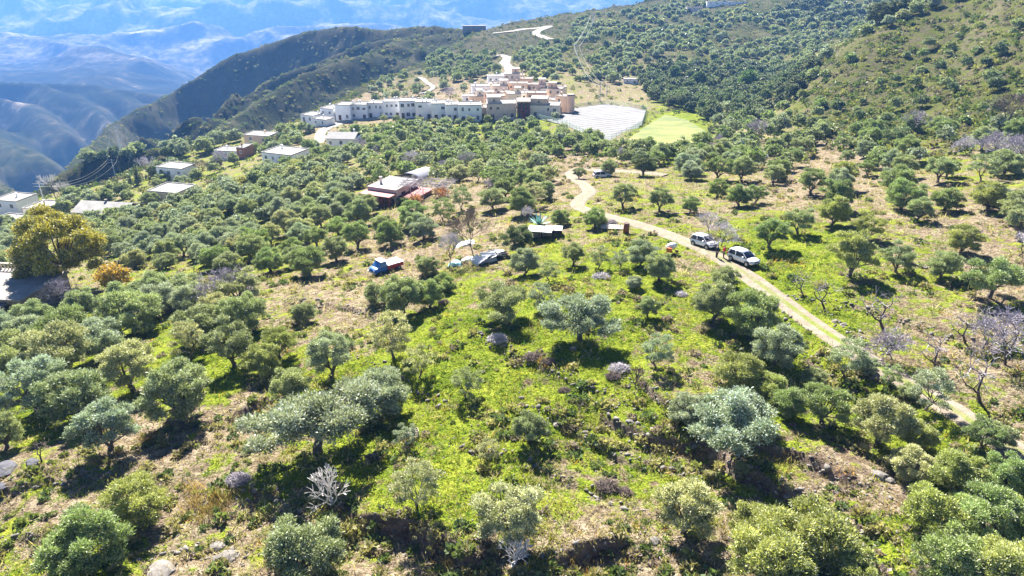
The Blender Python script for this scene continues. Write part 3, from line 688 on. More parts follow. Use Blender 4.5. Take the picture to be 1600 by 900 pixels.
NEARH = [(418,270),(450,275),(472,264),(338,258),(366,257),(250,298),(286,294),(238,324),(276,326),(118,362),(147,365),(192,358),(12,360),(42,360),(68,352),(512,243),(550,241),(397,238),(486,207),(572,336)]
for (a_, b_), p in zip(NEARH, pick(*zip(*NEARH))):
    TREES.append(dict(p=p, w=5.2, kind=random.choice('tdb'), tint=random.choice('smm'), label='olive tree right in front of a house at the left', group='olive trees in front of the left houses', hs=1., px=5.2*FPX/depth(p), hand=True))
for (a_, b_) in [(735,195),(762,193),(700,196),(790,194),(655,195),(680,197),(620,193),(600,192),(868,187),(718,196),(830,193)]:
    p = pick(a_, b_)[0]; TREES.append(dict(p=p, w=4.4, kind=random.choice('tdb'), tint=random.choice('smm'), label='olive tree standing close below the walls of the village', group='olive trees below the village walls', hs=1., px=4.4*FPX/depth(p), hand=True))
REG = [
 ([(560,160),(590,130),(650,112),(720,105),(735,135),(700,155),(640,165)], 9, (3.5,6), 'dbn', 'smmd', 'small tree on the terraces behind the white terrace row', 'trees on the terraces behind the white row', .8),
 # polygon, spacing m, (min,max) crown m, kinds, tints, label, group, density
 ([(0,350),(90,340),(240,330),(260,318),(330,300),(420,275),(520,262),(560,290),(560,330),(500,360),(380,400),(320,420),(230,430),(180,405),(60,360)], 4.5, (4.,5.8), 'ttdbb', 'sssmmp', 'silvery olive tree packed in the dense grove between the white houses and the golden tree', 'olive trees of the dense left grove', 1.),
 ([(0,360),(60,365),(30,440),(0,440)], 5, (4.6,6), 'db', 'sm', 'olive tree left of the golden tree by the left edge', 'olive trees left of the golden tree', 1.),
 ([(330,420),(390,400),(500,362),(560,335),(640,350),(700,370),(640,392),(570,405),(560,440),(440,455),(400,440),(330,430)], 5.6, (4.4,6), 'tdbb', 'smmgg', 'olive tree in the grove left of the pickup truck', 'olive trees left of the pickup truck', .95),
 ([(560,262),(700,250),(860,255),(870,300),(850,345),(790,350),(700,365),(640,345),(570,335)], 5.6, (4.4,5.8), 'tdbn', 'smmgp', 'olive tree in the grove between the farmhouse and the dirt track', 'olive trees between farmhouse and track', .9),
 ([(520,205),(740,197),(830,202),(930,218),(960,240),(860,255),(700,250),(530,262),(430,275)], 6.2, (4.2,5.8), 'tdbb', 'smmgg', 'olive tree on the slope below the village', 'olive trees below the village', .85),
 ([(0,470),(110,505),(230,455),(330,455),(400,480),(440,510),(330,545),(180,560),(0,590)], 5.2, (4.8,6.4), 'tdbb', 'smmpp', 'olive tree in the grove below the golden tree', 'olive trees below the golden tree', .9),
 ([(960,240),(1110,235),(1240,225),(1300,260),(1200,300),(1100,300),(1040,262),(950,262)], 6.6, (4.5,6.2), 'tdtb', 'mmggs', 'olive tree in the grove beyond the track and below the bright meadow', 'olive trees below the bright meadow', .9),
 ([(1200,300),(1300,290),(1420,290),(1600,300),(1600,440),(1500,370),(1400,330),(1280,345),(1180,330),(1100,315)], 7., (4.6,6.4), 'tdtb', 'mggyys', 'olive tree on the right slope above the parked cars', 'olive trees above the parked cars', .75),
 ([(1130,165),(1230,195),(1330,200),(1460,210),(1600,190),(1600,300),(1420,290),(1300,262),(1240,228),(1110,225)], 7.2, (4.2,6.4), 'tdbn', 'mmggsd', 'olive tree high on the right slope among bare trees', 'olive trees high on the right slope', .7),
 ([(1180,150),(1300,100),(1450,60),(1600,20),(1600,190),(1460,200),(1330,195),(1230,185)], 7.5, (2.4,4.8), 'tdb', 'mgmyd', 'small olive tree on the scrubby upper right hillside', 'scattered trees of the scrubby hillside', .5),
 ([(995,118),(1060,100),(1230,110),(1290,105),(1230,165),(1190,205),(1120,200),(1090,180),(1020,165)], 6.5, (6,8.5), 'ddb', 'ddkk', 'dark leafy tree crowding the hollow beyond the meadow, shade painted into its leaves', 'dark trees in the shaded hollow', 1.),
 ([(840,130),(780,118),(800,85),(860,70),(950,60),(1100,55),(1290,60),(1290,100),(1230,110),(1100,100),(990,118),(960,130)], 6.2, (4.5,6.5), 'db', 'smmd', 'small olive tree on the terraces behind the village', 'olive trees of the terraces behind the village', .8),
 ([(890,62),(900,30),(1060,8),(1200,0),(1400,0),(1500,0),(1400,40),(1340,62),(1100,55),(950,60)], 7, (4.5,6.8), 'db', 'smmdp', 'far olive tree near the skyline of the opposite hillside', 'far olive trees of the opposite hillside', .8),
 ([(1200,25),(1270,5),(1480,0),(1400,45),(1250,45)], 7, (7,10), 'd', 'k', 'far dark tree in the belt on the opposite hillside, shade painted into its leaves', 'far dark trees of the shaded belt', .9),
 ([(120,300),(230,300),(250,262),(320,255),(400,222),(480,198),(500,215),(470,235),(400,245),(330,275),(280,300),(240,330),(90,340)], 5.8, (4.5,6.4), 'dbb', 'smmd', 'olive tree among the scattered white houses at the left', 'olive trees among the left houses', .75),
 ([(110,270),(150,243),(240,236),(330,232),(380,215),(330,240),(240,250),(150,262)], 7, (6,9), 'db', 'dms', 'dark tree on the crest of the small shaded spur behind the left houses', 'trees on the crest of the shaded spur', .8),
 ([(680,80),(770,85),(790,115),(770,125),(700,128),(660,112)], 9, (5,7), 'db', 'dm', 'dark tree beside the field left of the mountain road', 'trees left of the mountain road', .7),
]
CELL = {}
def cell_ok(x, y, w):
    i, j = int(x//8), int(y//8)
    for a in (-1,0,1):
        for b in (-1,0,1):
            for (u, v, ww) in CELL.get((i+a, j+b), ()):
                if (u-x)**2+(v-y)**2 < (.36*(w+ww))**2: return False
    return True
def cell_add(x, y, w): CELL.setdefault((int(x//8), int(y//8)), []).append((x, y, w))
for t in TREES: cell_add(t['p'][0], t['p'][1], t['w'])
AV = np.array(AVOID)
for ri, (poly, sp, (w0, w1), kinds, tints, lab, grp, dens) in enumerate(REG):
    rg = random.Random(50+ri); xs = [a for a, b in poly]; ys = [b for a, b in poly]
    # sample the plan area of the polygon on a jittered grid: project polygon corners, keep points whose pixel falls inside
    cor = pick(xs, ys); x0, y0 = cor[:,0].min()-5, cor[:,1].min()-5; x1, y1 = cor[:,0].max()+5, cor[:,1].max()+5
    gx, gy = np.meshgrid(np.arange(x0, x1, sp), np.arange(y0, y1, sp*.92)); gx[::2] += sp/2
    rr = np.random.default_rng(70+ri); gx = gx+rr.normal(size=gx.shape)*sp*.2; gy = gy+rr.normal(size=gy.shape)*sp*.2
    gx = gx.ravel(); gy = gy.ravel(); m = (gy > 20)&(np.abs(np.arctan2(gx, gy)) < R(60)); gx = gx[m]; gy = gy[m]; gz = hgt(gx, gy); qx, qy = px_of(gx, gy, gz)
    m = in_poly(qx, qy, poly) & (rr.random(len(gx)) < dens*np.where((gy > 300) & (not lab.startswith(('dark','far dark'))), np.clip(1.15-2.2*np.clip(fbm(gx, gy, 70, 3, ox=5), 0, 1)-.9*(np.abs((gz/4.5+fbm(gx, gy, 90, 2))%1-.5) < .16), 0, 1), 1)); gx, gy, gz = gx[m], gy[m], gz[m]
    m = in_poly(gx, gy, LOT)|in_poly(gx, gy, FIELD); gx, gy, gz = gx[~m], gy[~m], gz[~m]
    # hidden behind the hill?
    for x, y, z in zip(gx, gy, gz):
        if np.min(np.hypot(AV[:,0]-x, AV[:,1]-y)-AV[:,2]) < 1.: continue
        tt = np.linspace(.3, .985, 40); 
        w = rg.uniform(w0, w1)
        if not cell_ok(x, y, w*.92): continue
        if ((z+w*.8-CAMZ)*tt+CAMZ < hgt(x*tt, y*tt)).any(): continue
        d = depth((x, y, z)); cell_add(x, y, w)
        TREES.append(dict(p=(x, y, z), w=w, kind=rg.choice(kinds), tint=rg.choice(tints), label=lab, group=grp, hs=rg.uniform(.88, 1.1), px=w*FPX/d, hand=False))
TREES.sort(key=lambda t: -(t['px']+(1000 if t['hand'] else 0)))
print('TREES', len(TREES), 'limit px', TREES[min(299, len(TREES)-1)]['px'])
SPECIAL_TREES = 0
NIND = 285
rg = random.Random(3)
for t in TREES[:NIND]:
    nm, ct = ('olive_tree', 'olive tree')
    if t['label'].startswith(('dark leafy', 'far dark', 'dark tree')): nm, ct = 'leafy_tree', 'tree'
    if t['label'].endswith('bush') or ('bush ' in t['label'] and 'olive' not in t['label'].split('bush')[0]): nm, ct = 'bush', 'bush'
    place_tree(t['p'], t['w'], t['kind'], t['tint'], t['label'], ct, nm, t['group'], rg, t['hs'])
# the rest of the groves: one object
def bake(trees, name, label, cat):
    low = {}
    for kind in 'tdbnw':
        for lod, (per, L) in enumerate(((330, .36), (110, .62), (44, 1.0))):
            for i in range(3):
                r2 = np.random.default_rng(900+i+ord(kind)+lod*50); cl, h = clumps_olive(r2, kind); V, lv = crown(r2, cl, per, L=L, Wd=L*.62, outj=.7)
                low[kind, lod, i] = (V, lv)
    VV = []; LV = []; TT = []; rg = np.random.default_rng(5); trunks = MB()
    for t in trees:
        lod = 0 if t['px'] > 24 else (1 if t['px'] > 12 else 2); V, lv = low[t['kind'], lod, rg.integers(3)]
        a = rg.random()*6.28; s = t['w']/5; c, si = math.cos(a), math.sin(a)
        M = np.array([[c, -si, 0], [si, c, 0], [0, 0, t['hs']]])*s; VV.append(V@M.T+np.array(t['p'])); LV.append(lv)
        k = np.array(TINT[t['tint']])*(.85+.3*rg.random()); TT.append(np.tile(np.r_[k, 1.], (len(lv), 1)))
    V = np.concatenate(VV).reshape(-1, 3); lv = np.concatenate(LV); tt = np.concatenate(TT)
    print('baked', name, len(lv))
    o = link(mesh_np(name, V, np.arange(len(V)).reshape(-1, 4), OLS, False, {'lv': ('FACE', 'FLOAT', lv), 'tint': ('FACE', 'FLOAT_COLOR', tt)}), name)
    return props(o, label, cat, kind='stuff')
if len(TREES) > NIND: bake(TREES[NIND:], 'distant_olive_grove', 'mass of small grey-green olive trees covering the slopes round and behind the village', 'grove')
random.seed(19)
# ------------------------------------------------------------------ leafless trees
BARE = {'grey': plain('grey_twigs', (.62,.57,.60), .9, .2, 4.), 'violet': plain('violet_twigs', (.44,.39,.44), .9, .25, 4.), 'white': plain('white_twigs', (.78,.74,.70), .9, .2, 4.), 'brown': plain('brown_twigs', (.24,.18,.15), .9, .4, 4.)}
DARKBARK = plain('dark_bark', (.10,.075,.065), .95, .5, 5., bump=.4)
def bare_mesh(seed, height=4., spread=.9, levels=5, kids=(3,4), r0=.11, twig=.016, gnarl=.35, lowfork=.25):
    rng = random.Random(seed); big = MB(); fine = MB()
    def grow(p, d, l, r, lv):
        q = p; n = 2 if lv > 1 else 3
        for i in range(n):
            d2 = (d+Vector((rng.gauss(0,1), rng.gauss(0,1), rng.gauss(0,1)))*gnarl*(.5 if lv == 0 else .8)*.5).normalized(); e = q+d2*(l/n)
            ra = r*(1-.35*i/n); rb = r*(1-.35*(i+1)/n)
            (big if lv <= 2 else fine).tube(q, e, max(ra, twig), max(rb, twig), 6 if lv < 2 else (4 if lv == 2 else 3), lv == 0 and i == 0); q = e; d = d2
            if lv > 1 and lv < levels and rng.random() < .7:
                dd = (d+Vector((rng.gauss(0,1), rng.gauss(0,1), rng.gauss(0,1)+.2))*spread*.8).normalized(); grow(q, dd, l*.6, rb*.5, lv+1)
        if lv < levels:
            k = rng.randint(*kids); ph = rng.random()*6.28
            for j in range(k):
                a = ph+j*6.28/k; side = Vector((math.cos(a), math.sin(a), 0)); side = (side-d*side.dot(d)).normalized()
                dd = (d*.8+side*spread*rng.uniform(.6,1.1)+Vector((0,0,.18))).normalized(); grow(q, dd, l*rng.uniform(.62,.85) if lv else height*.32, r*.62, lv+1)
    grow(Vector((0,0,-.3)), Vector((rng.gauss(0,.12), rng.gauss(0,.12), 1)).normalized(), height*lowfork+.3, r0, 0)
    return big, fine
BPROTO = {}
for nm, arg in {'round0': dict(seed=1), 'round1': dict(seed=2, gnarl=.5), 'round2': dict(seed=3, spread=1.1, gnarl=.6, lowfork=.18), 'gnarled': dict(seed=4, levels=4, gnarl=.95, spread=1.2, r0=.16, kids=(2,3)),
                'tall': dict(seed=5, height=7, spread=.55, levels=5, r0=.15, lowfork=.33), 'shrub': dict(seed=6, height=2.6, lowfork=.06, spread=.6, levels=3, kids=(4,5), r0=.07, twig=.018), 'poplar': dict(seed=7, height=9, spread=.28, levels=4, kids=(3,4), r0=.16, lowfork=.2, twig=.02)}.items():
    big, fine = bare_mesh(**arg)
    xs = [v[2] for v in fine.v]; ww = [math.hypot(v[0], v[1]) for v in fine.v]; BPROTO[nm] = (big, fine, max(xs), sorted(ww)[int(len(ww)*.86)]*2, {})
def place_bare(px, py, wpx, kind, col, label, name='bare_tree', cat='bare tree', group=None, hs=1., rz=None, big='dark', Ploc=None):
    p = Ploc if Ploc is not None else pick(px, py)[0]; b, f, h, w, cache = BPROTO[kind]; s = wpx*depth(p)/FPX/w
    key = (col, big)
    if key not in cache: cache[key] = (b.mesh('limbs_'+kind, BARE[big] if big in BARE else DARKBARK), f.mesh('twigs_'+kind, BARE[col]))
    t = thing(name, label, cat, tuple(p), rz if rz is not None else random.random()*6.28, group, (s, s, s*hs))
    link(cache[key][0], 'trunk', t); link(cache[key][1], 'twigs', t); return t
for a in [
 (362,478,85,'round1','violet','big bare violet-grey tree between the dark grove and the pale olives'),
 (742,405,62,'tall','brown','tall bare brown tree beside the white rubble row',),
 (702,420,46,'tall','grey','tall thin bare tree next to the light blue tarpaulin'),
 (822,355,26,'tall','grey','small bare tree above the low shed with the white roof'),
 (1108,365,36,'round0','grey','left one of the two pale grey bare trees behind the white cars'),
 (1126,384,50,'round1','grey','right one of the two pale grey bare trees behind the white cars'),
 (1254,460,34,'gnarled','violet','small bare tree just right of the track'),
 (1288,482,40,'gnarled','violet','bare tree with a slanting trunk right of the track'),
 (1380,516,58,'gnarled','violet','gnarled bare tree with twisted dark arms on the stony meadow'),
 (1392,556,72,'round2','violet','bare tree leaning right with violet twigs in the stony meadow'),
 (1462,580,56,'gnarled','violet','bare tree forking low from one dark foot in the stony meadow'),
 (1508,536,46,'gnarled','violet','half fallen bare tree with a bowed dark limb'),
 (1535,545,66,'round1','violet','bare tree with thin violet twigs left of the largest violet one'),
 (1572,570,92,'round0','violet','largest violet bare tree by the right edge'),
 (1530,628,70,'gnarled','violet','bare tree with looping dark boughs above the lower track'),
 (1590,400,60,'round2','grey','pale grey bare thicket tree at the right edge beside green olives'),
 (1548,262,70,'round1','violet','large bare lilac tree high on the right slope'),
 (1582,270,60,'round0','violet','bare lilac tree by the right edge high on the slope'),
 (1510,240,40,'round2','grey','pale bluish bare tree high on the right slope'),
 (1428,210,38,'round0','violet','bare lilac tree left among the olives high on the right slope'),
 (1575,205,60,'round0','brown','large dark bare tree at the upper right'),
 (1185,262,34,'round1','grey','bare pinkish tree among the olives beyond the track'),
 (1120,232,28,'round1','violet','bare violet tree by the corner of the bright meadow'),
 (1185,222,36,'round0','violet','bare violet-grey tree right of the bright meadow'),
 (970,258,22,'tall','grey','bare tree on the near edge of the bright meadow'),
 (645,268,34,'round0','grey','bare tree with a grey round crown behind the farmhouse'),
 (690,275,32,'round1','violet','bare violet tree right of the farmhouse pergola'),
 (735,270,34,'round0','violet','bare violet tree between the farmhouse and the track'),
 (760,300,30,'round2','violet','low bare violet tree right of the farmhouse'),
 (240,285,32,'poplar','grey','pale bare poplar tree left of the flat terrace house',),
 (315,275,26,'round0','brown','bare brownish tree behind the turquoise cover'),
 (345,262,28,'round0','violet','bare violet tree in front of the low white house'),
 (590,245,24,'round1','violet','bare violet tree beside the grey-roofed white house'),
 (560,240,24,'round0','violet','bare violet tree below the curve of the village road'),
 (660,175,14,'round0','brown','bare shrub-like tree behind the white terrace row'),
 (705,158,22,'round0','violet','bare pink-brown tree left of the village centre'),
 (100,480,50,'round0','violet','bare violet tree right of the flat-roofed farm building'),
 (60,395,40,'round1','grey','pale bare tree left of the golden tree'),
 (330,420,30,'round1','violet','small bare violet tree above the big violet-grey one'),
 (88,312,30,'poplar','white','left white-stemmed bare poplar at the rim of the valley'),
 (98,318,26,'poplar','white','right white-stemmed bare poplar at the rim of the valley'),
 (66,722,34,'gnarled','brown','small leaning bare tree between the left edge and the round silvery olive'),
 (20,660,40,'round0','grey','bare grey tree in the shade of the left foreground grove'),
 ]: place_bare(*a[:6], **(dict(hs=1.25) if a[3] == 'tall' else {}))
place_bare(522,790,66,'shrub','white','bare white shrub with forked branches under the largest wide olive', 'bare_shrub', 'shrub', hs=1.15, big='white')
place_bare(800,893,56,'shrub','white','small bare white shrub at the bottom centre', 'bare_shrub', 'shrub', hs=1.1, big='white')
place_bare(775,600,30,'shrub','violet','bare violet shrub on the green slope', 'bare_shrub', 'shrub') if False else None
place_bare(957,612,30,'shrub','brown','thin reddish bare shrub beside the dark brush heap', 'bare_shrub', 'shrub', hs=1.3, Ploc=pick(992,605)[0])
# ------------------------------------------------------------------ other trees built from leaf crowns
def leafy(px, py, wpx, hratio, clumps, tint, label, name, cat, per=500, L=.3, Wd=.13, trunk=.22, seed=0, group=None, up=.35, hr=None):
    """clumps given for a crown 2 units wide"""
    p = pick(px, py)[0]; w = wpx*depth(p)/FPX; s = w/2; rng = np.random.default_rng(seed+500)
    V, lv = crown(rng, [((c[0]*s, c[1]*s, c[2]*s), c[3]*s, c[3]*s*(hr or 1.)) for c in clumps], per, L, Wd, up=up)
    t = thing(name, label, cat, tuple(p), 0, group)
    c = link(mesh_np('crown', V.reshape(-1, 3), np.arange(len(V)*4).reshape(-1, 4), OL, False, {'lv': ('FACE', 'FLOAT', lv)}), 'crown', t); c.color = (*tint, 1)
    mb = MB(); top = max(q[2] for q in clumps)*s; mb.tube((0,0,-.5), (.1,.05,top*.35), trunk, trunk*.75, 7); 
    for q in clumps[::2]: mb.tube((.1,.05,top*.33), (q[0]*s*.8, q[1]*s*.8, q[2]*s*.92), trunk*.45, .03, 5, False)
    mb.build('trunk', BARK, t); return t
def blob(rng, n, R0, zc, rz, r):
    out = []
    for i in range(n):
        z = 1-(i+.5)/n*1.7; a = i*2.4+rng.random(); rr = math.sqrt(max(0, 1-z*z)); s = .7+.35*rng.random(); out.append((R0*rr*math.cos(a)*s, R0*rr*math.sin(a)*s, zc+rz*z*s, r*(.7+.5*rng.random())))
    return out
rg2 = random.Random(9)
leafy(108,455,145,1., blob(rg2, 52, .82, 1.0, .8, .20), (1.0,.80,.10), 'tall golden-leaved tree standing above the grove at the left', 'golden_tree', 'tree', per=800, L=.3, Wd=.15, trunk=.35, seed=1)
leafy(182,458,56,1., blob(rg2, 16, .7, .9, .7, .38), (1.45,.80,.08), 'orange-golden bushy tree right of the tall golden one', 'golden_bush', 'tree', per=330, L=.36, Wd=.18, seed=2)
leafy(215,470,40,.7, blob(rg2, 10, .7, .5, .4, .38), (1.2,.62,.12), 'low orange-brown bush behind the pale olives', 'golden_bush', 'bush', per=330, L=.3, Wd=.15, seed=3)
leafy(240,480,34,.7, blob(rg2, 10, .7, .5, .4, .38), (1.2,.62,.12), 'small rusty bush right of the low orange-brown one', 'golden_bush', 'bush', per=330, L=.3, Wd=.15, seed=4)
leafy(25,415,45,.7, blob(rg2, 12, .7, .5, .4, .38), (1.5,.85,.4), 'pale orange bush above the balustrade of the flat roof', 'golden_bush', 'bush', per=330, L=.3, Wd=.15, seed=5)
leafy(5,440,34,.7, blob(rg2, 10, .7, .5, .4, .38), (1.2,1.1,.12), 'bright yellow bush at the left edge', 'yellow_bush', 'bush', per=330, L=.3, Wd=.15, seed=6)
leafy(463,272,30,.9, blob(rg2, 10, .7, .7, .5, .38), (1.0,.95,.35), 'olive-brown round tree below the white farmhouse', 'leafy_tree', 'tree', per=300, L=.4, Wd=.2, seed=7)
leafy(383,292,24,.9, blob(rg2, 10, .7, .7, .5, .38), (1.1,.95,.35), 'golden-green tree left below the white farmhouse', 'leafy_tree', 'tree', per=300, L=.4, Wd=.2, seed=8)
leafy(1166,146,32,1.4, blob(rg2, 16, .62, 1.0, .95, .45), (.22,.48,.06), 'bright green domed tree standing out of the shaded hollow', 'domed_tree', 'tree', per=120, L=.7, Wd=.4, seed=9)
leafy(1090,142,26,1.4, blob(rg2, 14, .6, 1.1, 1.0, .42), (.13,.32,.06), 'tall green tree left of the bright domed one', 'domed_tree', 'tree', per=120, L=.7, Wd=.4, seed=10)
leafy(1053,128,20,1.6, blob(rg2, 14, .55, 1.2, 1.1, .42), (.13,.32,.06), 'dark pointed green tree farther left of the bright domed one', 'domed_tree', 'tree', per=120, L=.7, Wd=.4, seed=11)
leafy(636,318,32,.6, [(x*.16-.8, rg2.uniform(-.1,.1), .3, .22) for x in range(11)], (.16,.3,.08), 'clipped dark green hedge in front of the farmhouse', 'hedge', 'hedge', per=500, L=.28, Wd=.16, trunk=.08, seed=12)
for i, (px, py, w, lb) in enumerate([(187,304,13,'leftmost dark cypress before the white poplar'),(205,292,10,'slim dark cypress near the turquoise cover'),(217,288,15,'broad dark cypress left of the flat terrace house'),(156,356,13,'dark cypress in front of the long pale roof'),(296,138,7,'lone dark cypress on the skyline of the spur')]):
    cl = [(rg2.uniform(-.15,.15), rg2.uniform(-.15,.15), .4+k*.42, .85*(1-k/9.5)**.7) for k in range(9)]
    if i == 4: continue
    leafy(px, py, w, 3, cl, (.08,.16,.06), lb, 'cypress', 'cypress', per=260, L=.35, Wd=.18, trunk=.15, seed=20+i, group='cypresses among the left houses')
# ------------------------------------------------------------------ agave, brush piles, stones, crate
AG = plain('agave_leaf', (.30,.55,.52), .6, .3, 2.)
p = pick(842,352)[0]; t = thing('agave', 'blue-green agave rosette behind the low shed with the white roof', 'agave', tuple(p)); mb = MB()
for k in range(16):
    a = k*2.4; el = .35+.9*(k/16); d = Vector((math.cos(a)*math.cos(el), math.sin(a)*math.cos(el), math.sin(el))); sd = Vector((-math.sin(a), math.cos(a), 0))
    q = [Vector((0,0,.1)), d*.9, d*1.7+Vector((0,0,-.05)), d*2.1]
    mb.poly([q[0]-sd*.1, q[0]+sd*.1, q[1]+sd*.17, q[1]-sd*.17, q[2]+sd*.1, q[2]-sd*.1, q[3], q[1]+Vector((0,0,-.08)), q[0]+Vector((0,0,-.1))], [[0,1,2,3],[3,2,4,5],[5,4,6],[1,8,7,2],[8,0,3,7]])
mb.build('rosette', AG, t); 
mb = MB(); mb.tube((0,0,-.2), (0,0,.35), .14, .10, 7); mb.build('core', AG, t)
def brush(px, py, wpx, col, label, h=.28, n=420, seed=0):
    p = pick(px, py)[0]; w = wpx*depth(p)/FPX; r = random.Random(seed); mb = MB()
    for _ in range(n):
        a = r.random()*6.28; rr = w/2*math.sqrt(r.random())*.8; c = Vector((rr*math.cos(a), rr*math.sin(a)*.8, h*w*(1-(2*rr/w)**2)*r.random()+.03)); d = Vector((r.gauss(0,1), r.gauss(0,1), r.gauss(0,.35)+.15)).normalized()*r.uniform(.25,.7)
        mb.tube(c-d*.5, c+d*.5, r.uniform(.010,.028), .006, 3, False)
    o = mb.build('brush_pile', BARE[col], None, loc=(p[0], p[1], p[2]+.02)); return props(o, label, 'brush pile')
for i, a in enumerate([(778,532,40,'grey','pale grey pile of cut branches in the shadow of the three-headed olive'),(832,560,34,'brown','left dark heap of cut branches on the green slope'),(857,566,22,'brown','small dark heap of branches beside the left dark heap'),
  (958,590,26,'brown','dark heap of branches beside the reddish bare shrub'),(968,578,40,'grey','grey heap of branches behind the dark heap'),(948,762,46,'brown','wide dark heap of twigs and earth in the lower middle of the slope'),
  (693,474,20,'brown','round dark heap right of the olives below the pickup truck'),(955,352,24,'violet','dark violet brush heap beside the broad green bush'),(373,752,46,'violet','dark violet thorn cushion on the tan ground above the orange grass'),
  (940,434,34,'grey','blue-grey heap of cut twigs in the row below the track'),(975,770,22,'brown','small heap of twigs right of the wide dark heap'),(882,612,18,'brown','small brown twig heap on the stony line'),(1065,462,22,'grey','grey cut twigs in the shade below the track')]): brush(*a, seed=i, h=.42 if i == 7 else .25)
STN = plain('field_stone', (.25,.225,.20), .95, .5, 2.5, bump=.6); STD = plain('dark_boulder', (.10,.10,.12), .9, .4, 2.5, bump=.6)
def rock_mesh(seed, n=10):
    r = np.random.default_rng(seed); me = bpy.data.meshes.new('rock'); import bmesh
    bm = bmesh.new(); bmesh.ops.create_icosphere(bm, subdivisions=3, radius=.5); pl = unit(r.normal(size=(14, 3))); dd = .33+.16*r.random(14)
    for v in bm.verts:
        c = np.array(v.co); 
        for k in range(14):
            q = c@pl[k]
            if q > dd[k]: c = c-pl[k]*(q-dd[k])*.9
        v.co = Vector(c)
    for v in bm.verts: v.co *= 1+.05*r.normal()
    bm.to_mesh(me); bm.free(); me.materials.append(STN); return me
ROCKS = [rock_mesh(i) for i in range(5)]; DROCK = rock_mesh(9); DROCK.materials[0] = STD
def rock(px, py, wpx, label, me=None, group=None, rg=rg2, flat=.6, p=None):
    p = pick(px, py)[0] if p is None else p; w = wpx*depth(p)/FPX; o = link(me or rg.choice(ROCKS), 'rock', None, (p[0], p[1], p[2]+w*.02), rg.random()*6.28); o.scale = (w*1.05, w*.75, w*flat*.8); return props(o, label, 'rock', group)
rock(8,738,46,'dark blue-grey boulder at the left edge', DROCK, flat=.7); rock(3,762,24,'smaller dark boulder below the boulder at the left edge', DROCK); rock(50,725,26,'dark boulder beside the small leaning bare tree', DROCK)
rock(355,872,44,'pale flat rock near the bottom left', flat=.4); rock(250,895,60,'large pale slab at the bottom edge beside the green corner bush', flat=.3); rock(340,855,26,'small pale rock behind the flat one near the bottom left'); rock(170,740,10,'small stone at the foot of the round silvery olive')
rock(984,659,14,'pale stone on the upper end of the terrace stone row'); rock(1085,698,16,'pale stone in the middle of the terrace stone row'); rock(870,663,14,'grey stone right of the small deep-shadowed olive'); rock(935,693,18,'flat pale stone at the left end of the lower stone row'); rock(1023,845,24,'pale stone of the heap by the bottom centre bank'); rock(1000,857,18,'brown stone next to the pale one by the bottom bank')
rock(1375,745,30,'blue-grey shaded stone under the two-trunk pale olive'); rock(1392,752,22,'second shaded stone under the two-trunk pale olive'); rock(1365,588,28,'grey boulder right of the loose silver olive'); rock(1382,590,18,'small boulder beside the grey boulder right of the loose silver olive')
rock(1195,655,16,'white stone on the right flank of the broad blue-silver olive'); rock(1305,503,14,'stone on the verge of the lower bend of the track'); rock(1318,508,14,'reddish stone next to the verge stone at the lower bend'); rock(895,545,14,'stone in the shadow of the large silver olive')
rock(1430,415,12,'pale stone in the right slope row by the dark straight trunk'); rock(1445,418,12,'second pale stone right of the dark straight trunk'); rock(1225,800,14,'stone at the head of the pale earth patch'); rock(1310,765,16,'stone below the brown bank right of centre')
# stone rows along the terraces: uncountable small stones
def stones_along(lines, dens):
    out = []; r = random.Random(77)
    for ln in lines:
        pp = pick([a for a, b in ln], [b for a, b in ln]); sl = smooth_line(pp, .5)
        for q in sl:
            for _ in range(dens): out.append((q[0]+r.gauss(0,.5), q[1]+r.gauss(0,.4), r.uniform(.08,.30)+.25*(r.random() < .12)))
    return out
SL = stones_along([b for b, h in BANKS if b is not BANKS[0][0]]+[[(1270,765),(1330,800),(1400,835)],[(200,880),(300,860),(400,880)],[(1290,490),(1330,520),(1380,560)],[(1420,412),(1450,415)],[(1180,600),(1230,610)]], 3)
rr = np.random.default_rng(4)
for _ in range(3200):
    a = rr.uniform(0,1600); b = rr.uniform(480,900)
    SL.append((a, b, -rr.uniform(.05,.20)))
pk = pick([s[0] for s in SL if s[2] < 0], [s[1] for s in SL if s[2] < 0]); k = 0; base = []
tv = [np.array([tuple(v.co) for v in m.vertices]) for m in ROCKS]
import bmesh as _bm
lowrock = []
for i in range(5):
    b = _bm.new(); _bm.ops.create_icosphere(b, subdivisions=1, radius=.5); v = np.array([tuple(q.co) for q in b.verts]); f = np.array([[w.index for w in q.verts] for q in b.faces]); b.free(); v = v*(1+.25*rr.normal(size=(len(v),1))); lowrock.append((v, f))
VV = []; FF = []; off = 0; k = 0
for s in SL:
    if s[2] < 0: q = pk[k]; k += 1; w = -s[2]; g, _ = green_at(q[0], q[1]);
    else: q = np.array([s[0], s[1], hgt(s[0], s[1])]); w = s[2]; g = 0
    if s[2] < 0 and rr.random() < g*.9: continue
    v, f = lowrock[rr.integers(5)]; a = rr.random()*6.28; M = np.array([[math.cos(a), -math.sin(a), 0], [math.sin(a), math.cos(a), 0], [0,0,.7]])*w*np.array([1.2,.8,1])
    VV.append(v@M.T+q+[0,0,w*.1]); FF.append(f+off); off += len(v)
props(link(mesh_np('loose_stones', np.concatenate(VV), np.concatenate(FF), STN), 'loose_stones'), 'loose pale stones scattered along the terrace banks and bare soil', 'stones', kind='stuff')
